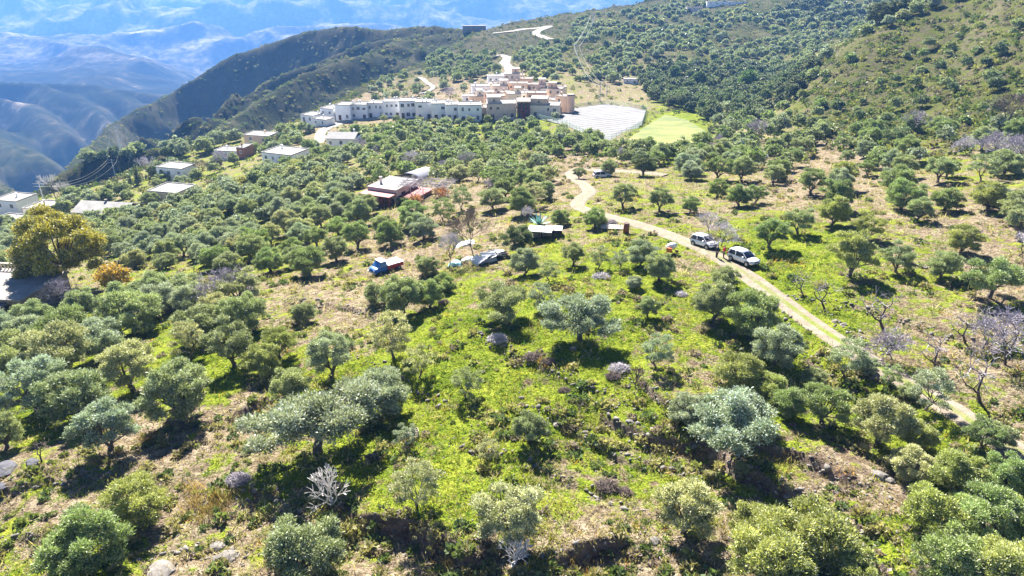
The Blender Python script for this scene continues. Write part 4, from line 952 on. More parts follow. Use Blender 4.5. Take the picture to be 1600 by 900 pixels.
# ------------------------------------------------------------------ grass and herbs
GL = leafmat('herb_leaves', [(0, (.5,.5,.5)), (1, (1.35,1.35,1.35))], attr=True, transl=.35, spec=.2)
def tufts(name, xy, size, cols, nb, label, cat, wd=.22, up=1.0, spread=.7, seed=0):
    """xy (n,2) positions, size (n,), cols (n,3); nb blades each"""
    rng = np.random.default_rng(seed); n = len(xy); z = hgt(xy[:,0], xy[:,1]); base = np.repeat(np.c_[xy, z-.02], nb, 0); s = np.repeat(size, nb)
    d = rng.normal(size=(n*nb, 3))*spread; d[:,2] = np.abs(d[:,2])*.4+up; d = unit(d); off = rng.normal(size=(n*nb, 3))*s[:,None]*.38; off[:,2] = np.abs(off[:,2])*.35
    nm = unit(np.cross(d, rng.normal(size=d.shape))); L = s*(.5+.8*rng.random(n*nb)); V, F = leaf_quads(base+off, d, nm, L, L*wd)
    lv = rng.random(n*nb); tint = np.concatenate([np.repeat(cols, nb, 0), np.ones((n*nb, 1))], 1)
    print(name, len(F))
    return props(link(mesh_np(name, V, F, GL, False, {'lv': ('FACE', 'FLOAT', lv), 'tint': ('FACE', 'FLOAT_COLOR', tint)}), name), label, cat, kind='stuff')
rng = np.random.default_rng(21)
def scatter(n, y0, y1, amax=50, power=0.):
    a = R(1)*rng.uniform(-amax, amax, n); r = np.exp(rng.uniform(math.log(y0), math.log(y1), n)); return np.c_[r*np.sin(a), r*np.cos(a)]
ROADPTS = ROADS['dirt_road'][0][:,:2]
def off_road(xy, m=2.2):
    keep = np.ones(len(xy), bool)
    for nm, (line, w, l) in ROADS.items():
        for i in range(0, len(line), 2): keep &= np.hypot(xy[:,0]-line[i,0], xy[:,1]-line[i,1]) > w/2+.1
    keep &= ~in_poly(xy[:,0], xy[:,1], LOT) & ~in_poly(xy[:,0], xy[:,1], FIELD); return keep
def patch(xy, sc, ox): return fbm(xy[:,0], xy[:,1], sc, 3, ox=ox)
# green herbs
xy = scatter(75000, 27, 150); g, s_ = green_at(xy[:,0], xy[:,1]); nn = patch(xy, 3.5, 3); keep = (rng.random(len(xy)) < np.clip(g*1.3-.25+nn*1.1, 0, 1)) & off_road(xy); xy = xy[keep]
c1 = np.array([.20,.265,.025]); c2 = np.array([.42,.42,.07]); c3 = np.array([.07,.14,.02]); u = np.clip(.5+patch(xy, 6, 8)*.9+rng.normal(size=len(xy))*.15, 0, 1)[:,None]; cc = c1*(1-u)+c2*u; dk = rng.random(len(xy)) < .22; cc[dk] = c3*(1+rng.random((dk.sum(),1)))
dist = np.hypot(xy[:,0], xy[:,1]); tufts('grass', xy, .125*(.6+.9*rng.random(len(xy)))*(1+dist/120), cc, 7, 'fresh green grass and herbs covering the olive slope', 'grass', wd=.30, up=.6, spread=1., seed=1)
# dry grass
xy = scatter(26000, 27, 170); g, s_ = green_at(xy[:,0], xy[:,1]); nn = patch(xy, 5, 13); keep = (rng.random(len(xy)) < np.clip(1.15-g*.95+nn*1.2, .12, 1)*(.75)) & off_road(xy); xy = xy[keep]
u = np.clip(.5+patch(xy, 9, 18)*1.2+rng.normal(size=len(xy))*.2, 0, 1)[:,None]; cc = np.array([.34,.30,.12])*(1-u)+np.array([.60,.50,.34])*u; og = rng.random(len(xy)) < .05; cc[og] = [.55,.30,.08]; vg = rng.random(len(xy)) < .12; cc[vg] = [.30,.26,.30]
tufts('dry_grass', xy, .30*(.5+1.*rng.random(len(xy)))*(1+np.hypot(xy[:,0], xy[:,1])/150), cc, 9, 'dry straw-coloured grass on the bare banks and slopes', 'grass', wd=.10, up=.9, spread=.75, seed=2)
q = pick(*zip(*[(320+40*math.cos(i*2.4)*(i/22)**.5*1.3, 785+16*math.sin(i*2.4)*(i/22)**.5*1.5) for i in range(22)])); q2 = pick([228,232,236,690,694,236,880], [686,690,684,870,876,690,884]); oxy = np.concatenate([q, q2])[:, :2]; oxy = oxy+np.random.default_rng(5).normal(size=oxy.shape)*.35
tufts('orange_grass', oxy, .75*(.6+.6*np.random.default_rng(6).random(len(oxy))), np.array([.36,.25,.11])*(.7+.6*np.random.default_rng(8).random((len(oxy),1))), 40, 'dead orange grass tussocks on the tan ground at the lower left', 'grass', wd=.05, up=1.1, spread=.55, seed=3)
# low scrub: cushions of small leaves
def scrubs(name, xy, size, cols, nb, label, seed, L=.3):
    r3 = np.random.default_rng(seed); n = len(xy); z = hgt(xy[:,0], xy[:,1]); S = np.repeat(size, nb); d = unit(r3.normal(size=(n*nb, 3))); d[:,2] = np.abs(d[:,2]); pos = np.repeat(np.c_[xy, z], nb, 0)+d*(S*.5*(r3.random(n*nb)**.4))[:,None]*[1,1,.85]
    ax = unit(d+r3.normal(size=d.shape)*.5); nm = unit(np.cross(ax, r3.normal(size=d.shape))+d*.6); l = S*L*(.6+.8*r3.random(n*nb)); V, F = leaf_quads(pos, ax, nm, l, l*.9)
    print(name, len(F)); lv = np.clip(.15+.5*r3.random(n*nb)+.35*d[:,2], 0, 1); tint = np.concatenate([np.repeat(cols, nb, 0), np.ones((n*nb, 1))], 1)  # leaves painted lighter towards the cushion top, as if lit from above
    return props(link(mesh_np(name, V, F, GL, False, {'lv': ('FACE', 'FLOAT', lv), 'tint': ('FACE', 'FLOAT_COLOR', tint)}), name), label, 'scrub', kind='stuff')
PAL = np.array([[.16,.20,.07],[.24,.26,.10],[.30,.27,.14],[.26,.21,.20],[.12,.17,.07],[.36,.33,.17],[.09,.13,.05]])
xy = scatter(13000, 27, 230); g, s_ = green_at(xy[:,0], xy[:,1]); keep = (rng.random(len(xy)) < np.clip(.55-g*.5+patch(xy, 8, 23)*1.1, .02, 1)) & off_road(xy); xy = xy[keep]
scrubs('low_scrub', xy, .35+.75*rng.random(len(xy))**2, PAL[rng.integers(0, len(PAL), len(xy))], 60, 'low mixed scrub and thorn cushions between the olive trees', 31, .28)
# hillside scrub, farther
xy = scatter(52000, 150, 1150); g, s_ = green_at(xy[:,0], xy[:,1]); keep = (rng.random(len(xy)) < np.clip(.15+s_*.75, 0, 1)) & off_road(xy)
d = seg_dist(xy[:,0], xy[:,1], EDGE)[0]; xy = xy[keep]
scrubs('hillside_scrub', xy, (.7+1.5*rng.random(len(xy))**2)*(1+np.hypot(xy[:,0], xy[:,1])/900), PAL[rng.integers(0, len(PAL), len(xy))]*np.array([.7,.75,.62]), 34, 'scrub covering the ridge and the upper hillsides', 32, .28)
# ------------------------------------------------------------------ buildings
WHITE = plain('whitewash', (.95,.95,.95), .85, .12, .6, second=(.87,.86,.85)); CREAM = plain('cream_render', (.84,.73,.60), .85, .15, .6, second=(.74,.62,.50)); OCHRE = plain('ochre_render', (.80,.58,.42), .85, .18, .6, second=(.68,.47,.34))
PINK = plain('pink_render', (.80,.62,.53), .85, .18, .6, second=(.68,.50,.42)); REDB = plain('red_brick_wall', (.42,.20,.15), .9, .4, 1.4, second=(.26,.12,.10)); STONEW = plain('rough_stone_wall', (.34,.28,.25), .95, .5, 2.5, bump=.6)
ROOFP = plain('pale_flat_roof', (.42,.40,.37), .9, .2, .5, second=(.26,.245,.225)); ROOFT = plain('tan_flat_roof', (.34,.28,.23), .9, .25, .5, second=(.22,.18,.145)); ROOFG = plain('grey_sheet_roof', (.22,.21,.21), .8, .3, .8)
GLASS = plain('dark_window_glass', (.03,.045,.07), .25, .3, 1.); WOOD = plain('dark_wood', (.12,.07,.05), .8, .4, 3.); REDW = plain('dark_red_wood', (.30,.05,.05), .7, .3, 3.); MET = plain('galvanised_metal', (.62,.64,.66), .5, .15, 2., metal=.3)
WINC = {}
def window(parent, x, y, z, w, h, face, frame=WHITE):
    """face: unit outward normal in local coordinates (nx, ny); centre at (x,y,z)"""
    k = (round(w,2), round(h,2), frame.name)
    if k not in WINC:
        f = MB(); t = .09
        f.box(-w/2-t, w/2+t, -.07, .03, h/2, h/2+t); f.box(-w/2-t, w/2+t, -.12, .03, -h/2-t, -h/2); f.box(-w/2-t, -w/2, -.07, .03, -h/2, h/2); f.box(w/2, w/2+t, -.07, .03, -h/2, h/2); f.box(-.03, .03, -.06, .02, -h/2, h/2)
        g = MB(); g.box(-w/2, w/2, -.025, .02, -h/2, h/2); WINC[k] = (f.mesh('window_frame', frame), g.mesh('pane', GLASS))
    a = math.atan2(face[0], -face[1]); o = link(WINC[k][0], 'window', parent, (x, y, z), a); link(WINC[k][1], 'pane', o); return o
def house(px, py, w, d, h, rz, wall, label, rows=None, doors=(), roof=ROOFP, par=.35, chim=1, side=None, seed=0, cat='house', name='house', group=None, ploc=None, lz=0., gable=0., frame=WHITE, wside=(1.1,.9)):
    """front face looks along local -Y; rows: list of (z, [x...], win_w, win_h)"""
    p = pick(px, py)[0] if ploc is None else ploc; r = random.Random(seed); c, s = math.cos(rz), math.sin(rz)
    ctr = (p[0]-(-s)*0, p[1]); t = thing(name, label, cat, (p[0], p[1], p[2]+lz), rz, group)
    m = MB(); m.box(-w/2, w/2, 0, d, -2.5, h); m.build('wall', wall, t)
    if gable:
        g = MB(); o = .35; g.poly([(-w/2-o,-o,h-.05),(w/2+o,-o,h-.05),(w/2+o,d/2,h+gable),(-w/2-o,d/2,h+gable),(w/2+o,d+o,h-.05),(-w/2-o,d+o,h-.05)]+[(-w/2-o,-o,h+.12),(w/2+o,-o,h+.12),(w/2+o,d/2,h+gable+.17),(-w/2-o,d/2,h+gable+.17),(w/2+o,d+o,h+.12),(-w/2-o,d+o,h+.12)],
             [[6,7,8,9],[9,8,10,11],[0,3,2,1],[3,5,4,2],[0,1,7,6],[5,11,10,4],[1,2,8,7],[2,4,10,8],[0,6,9,3],[3,9,11,5]]); ro = g.build('roof', roof, t)
    else:
        g = MB(); q = .18; g.box(-w/2+q, w/2-q, q, d-q, h-.02, h+.06); g.box(-w/2-.06, w/2+.06, -.06, q, h-.01, h+par); g.box(-w/2-.06, w/2+.06, d-q, d+.06, h-.01, h+par); g.box(-w/2-.06, -w/2+q, q, d-q, h-.01, h+par); g.box(w/2-q, w/2+.06, q, d-q, h-.01, h+par)
        ro = g.build('roof', roof, t)
    for k in range(chim):
        x, y = r.uniform(-w*.35, w*.35), r.uniform(d*.35, d*.8); b = MB(); b.tube((x,y,h), (x,y,h+1.15+gable*.6), .28, .22, 8); b.tube((x,y,h+1.15+gable*.6), (x,y,h+1.3+gable*.6), .4, .34, 8); b.build('chimney', wall, ro)
    for z, xs, ww, hh in (rows or []):
        for x in xs:
            if name.endswith('_house') and r.random() < .28: continue
            window(t, x+r.uniform(-.3,.3), 0., z+r.uniform(-.15,.15), ww*r.choice((.8,1,1.15)), hh*r.choice((.8,1,1.1)), (0,-1), frame)
    for x, dw, dh in doors:
        b = MB(); b.box(x-dw/2, x+dw/2, -.05, .03, -.1, dh); dr = b.build('door', WOOD, t)
        b = MB(); b.box(x+dw/2-.22, x+dw/2-.12, -.11, -.05, dh*.45, dh*.5); b.build('handle', MET, dr)
    if side:
        for sx, z, ys in side:
            for y in ys: window(t, sx*w/2, y, z, wside[0], wside[1], (sx,0), frame)
    return t
# the white terrace row ---------------------------------------------------------
ROWX = [(481,196,24,4.2),(512,190,22,5.4),(537,188,24,6.3),(562,187,26,6.2),(588,185,26,6.2),(613,184,26,6.6),(639,185,26,6.8),(664,187,26,6.8),(688,188,24,6.3),(707,189,18,6.0),(735,191,34,6.2)]
ordn = ['first','second','third','fourth','fifth','sixth','seventh','eighth','ninth','tenth','last']
look = ['low and pale with a curved front','stepped down beside the road end','with one small upper window','with a dark arched doorway','with paired small windows','with a wide dark porch below','with two tall upper windows','with a row of tiny upper windows','with a dark balcony recess','narrow','with dark windows under a black balcony']
rr2 = random.Random(12); prev = None
for i, (px, py, wp, h) in enumerate(ROWX):
    p = pick(px, py)[0]; w = wp*depth(p)/FPX; hh = h*1.05; rz = R([-28,-20,-14,-8,-4,0,2,4,6,7,5][i]); n = max(2, int(w/2.4)); xs = [(-w/2+w*(k+.5)/n)+rr2.uniform(-.25,.25) for k in range(n)]
    rows = [(hh-1.5, xs, rr2.choice([.8,.9,1.2]), rr2.choice([1.1,1.3]))]
    if h > 5: rows.append((1.7, xs[:-1] if i%2 else xs[1:], rr2.choice([1.0,1.3]), rr2.choice([1.3,1.6])))
    house(px, py, w+.5, 8, hh, rz, WHITE, '%s white house from the left of the row, %s' % (ordn[i], look[i]) if i < 10 else 'last white house of the terrace row, '+look[i], rows, [(xs[-1] if i%2 else xs[0], 1.3, 2.3)], chim=1+(i%2), seed=i, group='white houses of the terrace row', cat='house', name='terrace_house')
# the ochre village cluster: px, py(base), width px, height px, depth m, rot deg, wall, roof, nwin, label
CL = [
 (784,187,46,26,9,4,PINK,ROOFP,4,'long pink village house with a row of small windows beside the last white terrace'),
 (757,186,20,18,8,6,CREAM,ROOFT,2,'small cream house squeezed between the last white terrace and the long pink one'),
 (850,184,46,20,9,-8,CREAM,ROOFP,4,'long cream house at the corner of the gravel car park'),
 (880,176,24,26,7,-16,OCHRE,ROOFT,3,'ochre house with a round corner turret next to the car park'),
 (745,168,22,18,7,8,OCHRE,ROOFT,2,'ochre house behind the small cream one'),
 (775,166,28,16,7,4,OCHRE,ROOFT,3,'orange house just behind the long pink one'),
 (803,166,22,20,7,0,CREAM,ROOFP,2,'cream block in the middle of the village'),
 (838,165,30,20,7,-5,OCHRE,ROOFT,3,'ochre house above the long cream one'),
 (866,160,24,22,6,-14,CREAM,ROOFT,2,'cream stepped house at the right side of the village'),
 (752,152,28,18,7,8,WHITE,ROOFP,2,'white house on the upper left side of the village'),
 (782,150,24,16,7,3,CREAM,ROOFT,2,'cream house with a shaded wall in the upper village'),
 (812,150,24,20,7,0,OCHRE,ROOFT,2,'tall ochre house in the upper village'),
 (840,148,22,16,7,-8,PINK,ROOFT,2,'pink house on the upper right of the village'),
 (775,135,26,16,7,4,WHITE,ROOFP,3,'top left pale house of the village below the mountain road'),
 (800,132,24,17,7,0,CREAM,ROOFP,3,'top middle cream house of the village below the mountain road'),
 (822,137,20,14,7,-6,OCHRE,ROOFT,1,'top right orange house with a single round dark opening'),
 (730,160,14,10,5,8,WHITE,ROOFP,1,'small white shed at the upper left of the village'),
 (861,141,14,10,5,-8,CREAM,ROOFT,1,'small cream outbuilding right behind the village'),
 (737,178,18,14,6,5,CREAM,ROOFT,2,'narrow cream house between the last white terrace and the ochre house behind it'),
 (765,158,16,14,6,9,OCHRE,ROOFP,2,'squat ochre house behind the orange house'),
 (792,158,18,14,6,11,PINK,ROOFT,1,'stepped pink house behind the cream block of the middle'),
 (822,158,16,13,6,12,WHITE,ROOFP,2,'wide white house above the dark red porch house'),
 (853,170,18,14,6,10,CREAM,ROOFT,1,'small cream house on the right above the long cream one'),
 (870,170,16,14,6,6,PINK,ROOFP,1,'plain pink house beside the round corner turret'),
 (768,143,16,12,6,-9,CREAM,ROOFT,1,'tall cream house under the top left pale house'),
 (795,142,16,12,6,-3,OCHRE,ROOFP,2,'slim ochre house under the top middle cream house'),
 (825,145,16,13,6,-7,PINK,ROOFT,2,'low pink house below the top right orange house'),
 (852,150,16,12,6,3,WHITE,ROOFP,1,'square white house on the right below the small outbuilding'),
 (878,150,15,14,6,4,CREAM,ROOFT,1,'deep cream house at the right end of the village'),
 (788,126,16,10,6,-14,PINK,ROOFP,1,'tiny pink house at the top of the village, left'),
 (812,127,14,10,6,-1,CREAM,ROOFT,2,'narrow cream house at the top of the village, right'),
 (742,143,14,9,6,-9,OCHRE,ROOFP,2,'squat ochre house at the upper left edge of the village'),
]
for i, (px, py, wp, hp_, d, rz, wall, roof, nw, lab) in enumerate(CL):
    p = pick(px, py)[0]; k = depth(p)/FPX; w = wp*k; h = hp_*k*.92; xs = [-w/2+w*(q+.5)/nw for q in range(nw)]
    rows = [(h-1.5, xs, .9, 1.1)]+([(1.6, xs, .9, 1.4)] if h > 5.5 else [])
    t = house(px, py, w, d, h, R(rz), wall, lab, rows, [(xs[0]+.9, 1.1, 2.1)] if w > 5 else [], roof=roof, par=.3, chim=1+(i%3 == 0), seed=40+i, name='village_house', group='ochre and cream houses of the village', frame=wall)
    if i != 3 and h > 4 and i%2 == 0:
        uw = w*rr2.uniform(.4,.6); ux = rr2.choice((-1,1))*(w-uw)/2*.9; b = MB(); b.box(ux-uw/2, ux+uw/2, 1.6, d-.8, h-.05, h+2.3); us = b.build('upper_storey', [wall, CREAM, OCHRE][i%3], t); b = MB(); b.box(ux-uw/2-.15, ux+uw/2+.15, 1.45, d-.65, h+2.3, h+2.5); b.build('upper_roof', ROOFP, us); window(us, ux, 1.6, h+1.2, .7, .9, (0,-1), wall)
    if i == 3:
        b = MB(); b.tube((w/2-.3,.2,-2), (w/2-.3,.2,h+.8), 1.7, 1.7, 14); b.build('turret', OCHRE, t); b = MB(); b.tube((w/2-.3,.2,h+.8), (w/2-.3,.2,h+1.3), 1.95, 1.6, 14); b.build('turret_roof', ROOFT, t)
p = pick(818,187)[0]; k = depth(p)/FPX; t = thing('porch_tower', 'dark red timber porch house between the pink and the cream village houses', 'house', tuple(p), 0, 'ochre and cream houses of the village'); w = 20*k; h = 30*k*.9
m = MB(); m.box(-w/2, w/2, .9, 8, -2, h); m.build('wall', CREAM, t); m = MB(); m.box(-w/2-.2, w/2+.2, -.4, 8.2, h-.01, h+.3); m.build('roof', ROOFT, t)
m = MB(); [m.box(x-.16, x+.16, -.2, .12, -2, h-.02) for x in (-w/2+.2, -w/6, w/6, w/2-.2)]; m.box(-w/2, w/2, -.15, .1, h*.42, h*.46); m.box(-w/2, w/2, -.15, .1, h*.55, h*.6); m.build('timber_frame', REDW, t)
m = MB(); m.box(-w/2+.2, w/2-.2, .82, .9, .1, h-.5); m.build('glazed_front', GLASS, t); m = MB(); m.box(-1, 1, .55, .8, -.5, 2.6); m.build('door', REDW, t)
# scattered houses at the left ---------------------------------------------------
PAD = lambda px, py: depth(pick(px, py)[0])/FPX
def lhouse(px, py, wp, hp_, d, rz, wall, lab, nw=3, roof=ROOFP, side=None, two=False, doors=(), par=.3, chim=1, gable=0., name='house', seed=0, ww=.9):
    k = PAD(px, py); w = wp*k/max(.5, math.cos(R(rz))); h = hp_*k*1.12; d = d*.75; xs = [-w/2+w*(q+.5)/nw for q in range(nw)]
    return house(px, py, w, d, h, R(rz), wall, lab, ([(h-1.3, xs, ww, 1.1)]+([(1.4, xs, ww, 1.1)] if two else [])) if nw else [], [(x*w, 1., 2.1) for x in doors], roof, par, chim, side, seed, name=name, gable=gable)
lhouse(434,262,52,19,12,-22,WHITE,'white farmhouse with a broad flat roof and two rows of dark windows', 4, side=[(1,2.6,[2,5,8])], two=False, name='farmhouse', seed=1, ww=.8)
lhouse(533,234,44,15,11,-6,WHITE,'white house with a grey hipped roof below the village road', 3, roof=ROOFG, gable=1.4, seed=2)
lhouse(355,250,40,12,9,-10,WHITE,'low white house above the lawn at the left', 3, seed=3); lhouse(378,248,14,15,8,-10,REDB,'small dark red annexe beside the low white house', 1, seed=4)
lhouse(402,228,42,14,10,-14,OCHRE,'orange house with a pale flat roof on the rim behind the low white one', 2, seed=5)
lhouse(268,285,46,20,9,-16,WHITE,'pale white house half hidden by bare trees at the left', 3, seed=6, chim=0)
T1 = lhouse(256,316,52,14,11,-14,CREAM,'low cream house with a flat roof terrace beside the turquoise cover', 2, seed=7, chim=0)
lhouse(500,198,24,10,8,-26,WHITE,'small white house at the bend of the village road', 2, seed=8)
lhouse(157,352,84,17,11,-8,STONEW,'long stone cottage with a pale single-pitch roof and brick chimney', 3, gable=1.6, name='cottage', seed=9)
lhouse(14,338,42,22,10,-12,WHITE,'white house at the left edge with a small dark window', 2, seed=10); lhouse(55,342,36,14,10,-12,CREAM,'low pale house right of the white one at the left edge', 2, seed=11)
lhouse(18,352,46,9,5,-12,WHITE,'low white outbuilding in front of the white house at the left edge', 1, seed=12, chim=0)
# turquoise pool cover on the roof-side terrace
p = pick(266,318)[0]; k = depth(p)/FPX; POOL = plain('turquoise_cover', (.10,.62,.62), .5, .1, 1.)
t = T1; hh_ = 14*PAD(256,316)
m = MB(); m.box(-1.9, 1.9, -1.2, 1.2, 0, .35); m.build('turquoise_cover', POOL, None, loc=(t.location.x+2.6, t.location.y+3.2, t.location.z+hh_+.07), rz=R(-14)); props(bpy.data.objects['turquoise_cover'], 'turquoise covered box on the flat roof terrace', 'cover')
# left edge flat roofed farm building with balustrade
p = pick(30,497)[0]; k = depth(p)/FPX; w = 150*k; t = thing('farm_building', 'flat-roofed farm building with a pale balustrade at the left edge', 'farm building', (p[0]-5, p[1], p[2]), R(-6)); h = 3.
m = MB(); m.box(-w/2, w/2, 0, 9, -2, h); m.build('wall', STONEW, t)
m = MB(); m.box(-w/2-.3, w/2+.3, -.4, 9.3, h+.01, h+.25); ro = m.build('roof', plain('weathered_roof', (.33,.30,.27), .9, .3, .8), t)
m = MB(); m.box(-w/2, w/2+.2, 8.9, 9.1, h+1.1, h+1.25); [m.tube((-w/2+.3+q*.55, 9, h+.25), (-w/2+.3+q*.55, 9, h+1.1), .09, .07, 6) for q in range(int(w/.55))]; [m.box(x-.18, x+.18, 8.8, 9.2, h+.25, h+1.6) for x in np.linspace(-w/2+.2, w/2, 6)]; m.build('balustrade', CREAM, t)
for x in (-4, -1, 2, 4.5): window(t, x, 0, 1.7, 1.0, 1.1, (0,-1), WOOD)
m = MB(); m.box(-w/2, w/2-2, -3.2, -.1, h-.55, h-.45); [m.box(x-.1, x+.1, -3.1, -2.9, -2, h-.56) for x in np.linspace(-w/2+.2, w/2-2.2, 5)]; m.build('lean_to', ROOFG, t)
# pink farmhouse with pergola --------------------------------------------------
p = pick(598,320)[0]; k = depth(p)/FPX; w = 52*k; h = 26*k
t = house(598,320, w, 8, h, R(-24), PINK, 'dusty red farmhouse with a white flat roof beside the bare vine pergola', [(h-1.4, [-w*.3, w*.05], .9, 1.2), (1.2, [w*.3], .9, 1.)], [(-w*.05, 1., 2.1)], ROOFP, .12, 1, [(1, h-1.4, [2.5, 5.5]), (-1, h-1.4, [3])], 31, name='farmhouse', frame=WOOD)
m = MB(); m.box(w/2+.02, w/2+3.5, 1, 7.5, -2, h*.55); m.build('lower_wing', REDB, t); m = MB(); m.box(w/2+.05, w/2+3.8, .8, 7.8, h*.55+.01, h*.55+.15); m.build('wing_roof', REDW, t)
m = MB(); [m.box(x-.08, x+.08, -2.6, -2.4, -1.5, 2.6) for x in np.linspace(-w/2, w/2, 5)]; m.box(-w/2-.2, w/2+.2, -2.7, -.05, 2.61, 2.7); m.build('veranda', REDW, t)
p2 = pick(668,306)[0]; t = thing('pergola', 'bare vine pergola of pale poles over reddish ground right of the farmhouse', 'pergola', tuple(p2), R(-12))
m = MB(); [m.tube((x, y, -.5), (x, y, 2.6), .07, .06, 6) for x in (-5,-2.5,0,2.5,5) for y in (-2.5, 2.5)]; [m.tube((x, -3, 2.62), (x, 3, 2.66), .06, .05, 5) for x in (-5,-2.5,0,2.5,5)]; [m.tube((-5.4, y, 2.72), (5.4, y, 2.7), .05, .05, 5) for y in (-2.5,-.8,.8,2.5)]; m.build('poles', BARE['white'], t)
r5 = random.Random(8); m = MB()
for _ in range(500): c = Vector((r5.uniform(-5.4,5.4), r5.uniform(-3,3), 2.75+r5.uniform(-.15,.25))); d = Vector((r5.gauss(0,1), r5.gauss(0,1), r5.gauss(0,.2))).normalized()*r5.uniform(.3,.9); m.tube(c-d, c+d, .022, .012, 3, False)
m.build('vines', BARE['violet'], t)
m = MB(); V = []; n = 12
for i in range(7):
    y = i*1.1; V.append([(math.cos(math.pi*q/n)*3.2, y, math.sin(math.pi*q/n)*1.9) for q in range(n+1)])
p3 = pick(640,284)[0]; TUN = plain('grey_netting', (.22,.22,.27), .8, .25, 3.); m.loft(V, False, False); o = m.build('net_tunnel', TUN, None, True, (p3[0], p3[1], p3[2]), R(-35)); sm = o.modifiers.new('s', 'SOLIDIFY'); sm.thickness = .04; props(o, 'grey arched net tunnel behind the farmhouse', 'net tunnel')
RB = plain('red_brown_thicket', (.38,.17,.11), .9, .4, 3.)
for i, (px, py, wp, lb) in enumerate([(604,322,26,'reddish bush in front of the farmhouse door'),(690,308,30,'rusty red bush under the right end of the pergola'),(650,318,26,'dark red bush between farmhouse and pergola')]):
    leafy(px, py, wp, .6, blob(rg2, 10, .75, .45, .4, .35), (1.3,.42,.30), lb, 'red_bush', 'bush', per=260, L=.3, Wd=.14, seed=60+i, trunk=.06)
# low shed with white roof near the centre
p = pick(842,378)[0]; t = thing('shed', 'low open shed with a white sheet roof above the row of olives', 'shed', tuple(p), R(-12)); m = MB(); m.box(-1.7,1.7,-.1,2.2,1.45,1.55); m.build('roof', plain('white_sheet', (.85,.86,.85), .5, .08, 1.), t)
m = MB(); [m.box(x-.06, x+.06, y-.06, y+.06, -.5, 1.44) for x in (-1.6,0,1.6) for y in (0, 2.1)]; m.build('posts', WOOD, t); m = MB(); m.box(-1.6,1.6,2.16,2.2,-.4,1.42); m.box(-1.64,-1.6,0,2.1,-.4,1.42); m.build('back_wall', MET, t)
p = pick(864,372)[0]; t = thing('lean_to', 'second lower shed roof right of the white sheet roof', 'shed', tuple(p), R(-8)); m = MB(); m.box(-1.2,1.2,0,1.8,1.1,1.18); m.build('roof', MET, t); m = MB(); [m.box(x-.05, x+.05, y-.05, y+.05, -.5, 1.09) for x in (-1.1,1.1) for y in (.1, 1.7)]; m.box(-1.1,1.1,1.72,1.76,-.4,1.05); m.build('posts', WOOD, t)
# barrel, board platform, machine ------------------------------------------------
RUST = plain('rusty_metal', (.32,.11,.06), .8, .5, 3.)
p = pick(978,364)[0]; t = thing('barrel', 'rusty upright barrel at the end of the pale boards beside the track', 'barrel', tuple(p)); m = MB(); m.loft([[(r_*math.cos(a*math.pi/8), r_*math.sin(a*math.pi/8), z) for a in range(16)] for z, r_ in ((-.1,.4),(.0,.42),(.45,.41),(.48,.44),(.52,.41),(.95,.41),(.98,.44),(1.02,.41),(1.4,.42))]); m.build('drum', RUST, t, True); m = MB(); m.tube((0,0,1.405),(0,0,1.44),.37,.37,16); m.build('lid', WOOD, t)
p = pick(960,357)[0]; t = thing('board_platform', 'pale timber boards laid between the brush heap and the rusty barrel', 'boards', tuple(p), R(-6)); m = MB(); [m.box(-1.9,1.5,-.8+q*.28,-.56+q*.28,.22,.27) for q in range(6)]; m.build('boards', plain('pale_boards', (.62,.55,.46), .85, .3, 3.), t); m = MB(); [m.box(x-.1,x+.1,-.8,.85,-.1,.215) for x in (-1.6,0,1.3)]; m.build('bearers', WOOD, t)
p = pick(1048,396)[0]; t = thing('cement_mixer', 'small white and orange cement mixer beside the track', 'cement mixer', (p[0], p[1], p[2]-.02), R(-30)); WP = plain('white_paint', (.82,.82,.82), .35, .05, 2.); ORG = plain('orange_paint', (.65,.16,.04), .5, .2, 2.)
m = MB(); m.loft([[(.0+x, r_*math.cos(a*math.pi/7), .95+x*.35+r_*math.sin(a*math.pi/7)) for a in range(14)] for x, r_ in ((-.62,.22),(-.5,.42),(-.1,.5),(.3,.42),(.62,.24))]); m.build('drum', WP, t, True)
m = MB(); m.tube((-.6,-.45,0),(.0,-.5,.95),.045,.045,6); m.tube((.6,-.45,0),(.0,-.5,.95),.045,.045,6); m.tube((-.6,.45,0),(.0,.5,.95),.045,.045,6); m.tube((.6,.45,0),(.0,.5,.95),.045,.045,6); m.tube((.6,-.45,.06),(.6,.45,.06),.04,.04,6); m.tube((-.6,-.45,.06),(-.6,.45,.06),.04,.04,6); m.box(-.35,.3,-.75,-.52,.4,.95); m.build('frame', ORG, t)
for y in (-.55,.55): m = MB(); m.tube((.6,y-.05,.2),(.6,y+.05,.2),.2,.2,14); m.build('wheel', WOOD, t)
# tarpaulin and rubble
def drape(px, py, wp, dp, h, mat, label, name, cat, seed):
    p = pick(px, py)[0]; k = depth(p)/FPX; w = wp*k; r = np.random.default_rng(seed); n = 16; V = []; u, v = np.meshgrid(np.linspace(-1,1,n), np.linspace(-1,1,n)); x = u*w/2; y = v*dp/2
    z = h*np.clip(1-(np.abs(u)**2.5+np.abs(v)**2.5)*.9, 0, 1)+.12*h*perlin(u*3+seed, v*3)*2; z = np.maximum(z, .0)+hgt(x+p[0], y+p[1])-p[2]+.03; ii = np.arange(n*n).reshape(n, n); F = np.stack([ii[:-1,:-1].ravel(), ii[:-1,1:].ravel(), ii[1:,1:].ravel(), ii[1:,:-1].ravel()], 1)
    o = link(mesh_np(name, np.stack([x.ravel(), y.ravel(), z.ravel()], 1), F, mat, False), name, None, tuple(p)); s_ = o.modifiers.new('s', 'SOLIDIFY'); s_.thickness = .02; return props(o, label, cat)
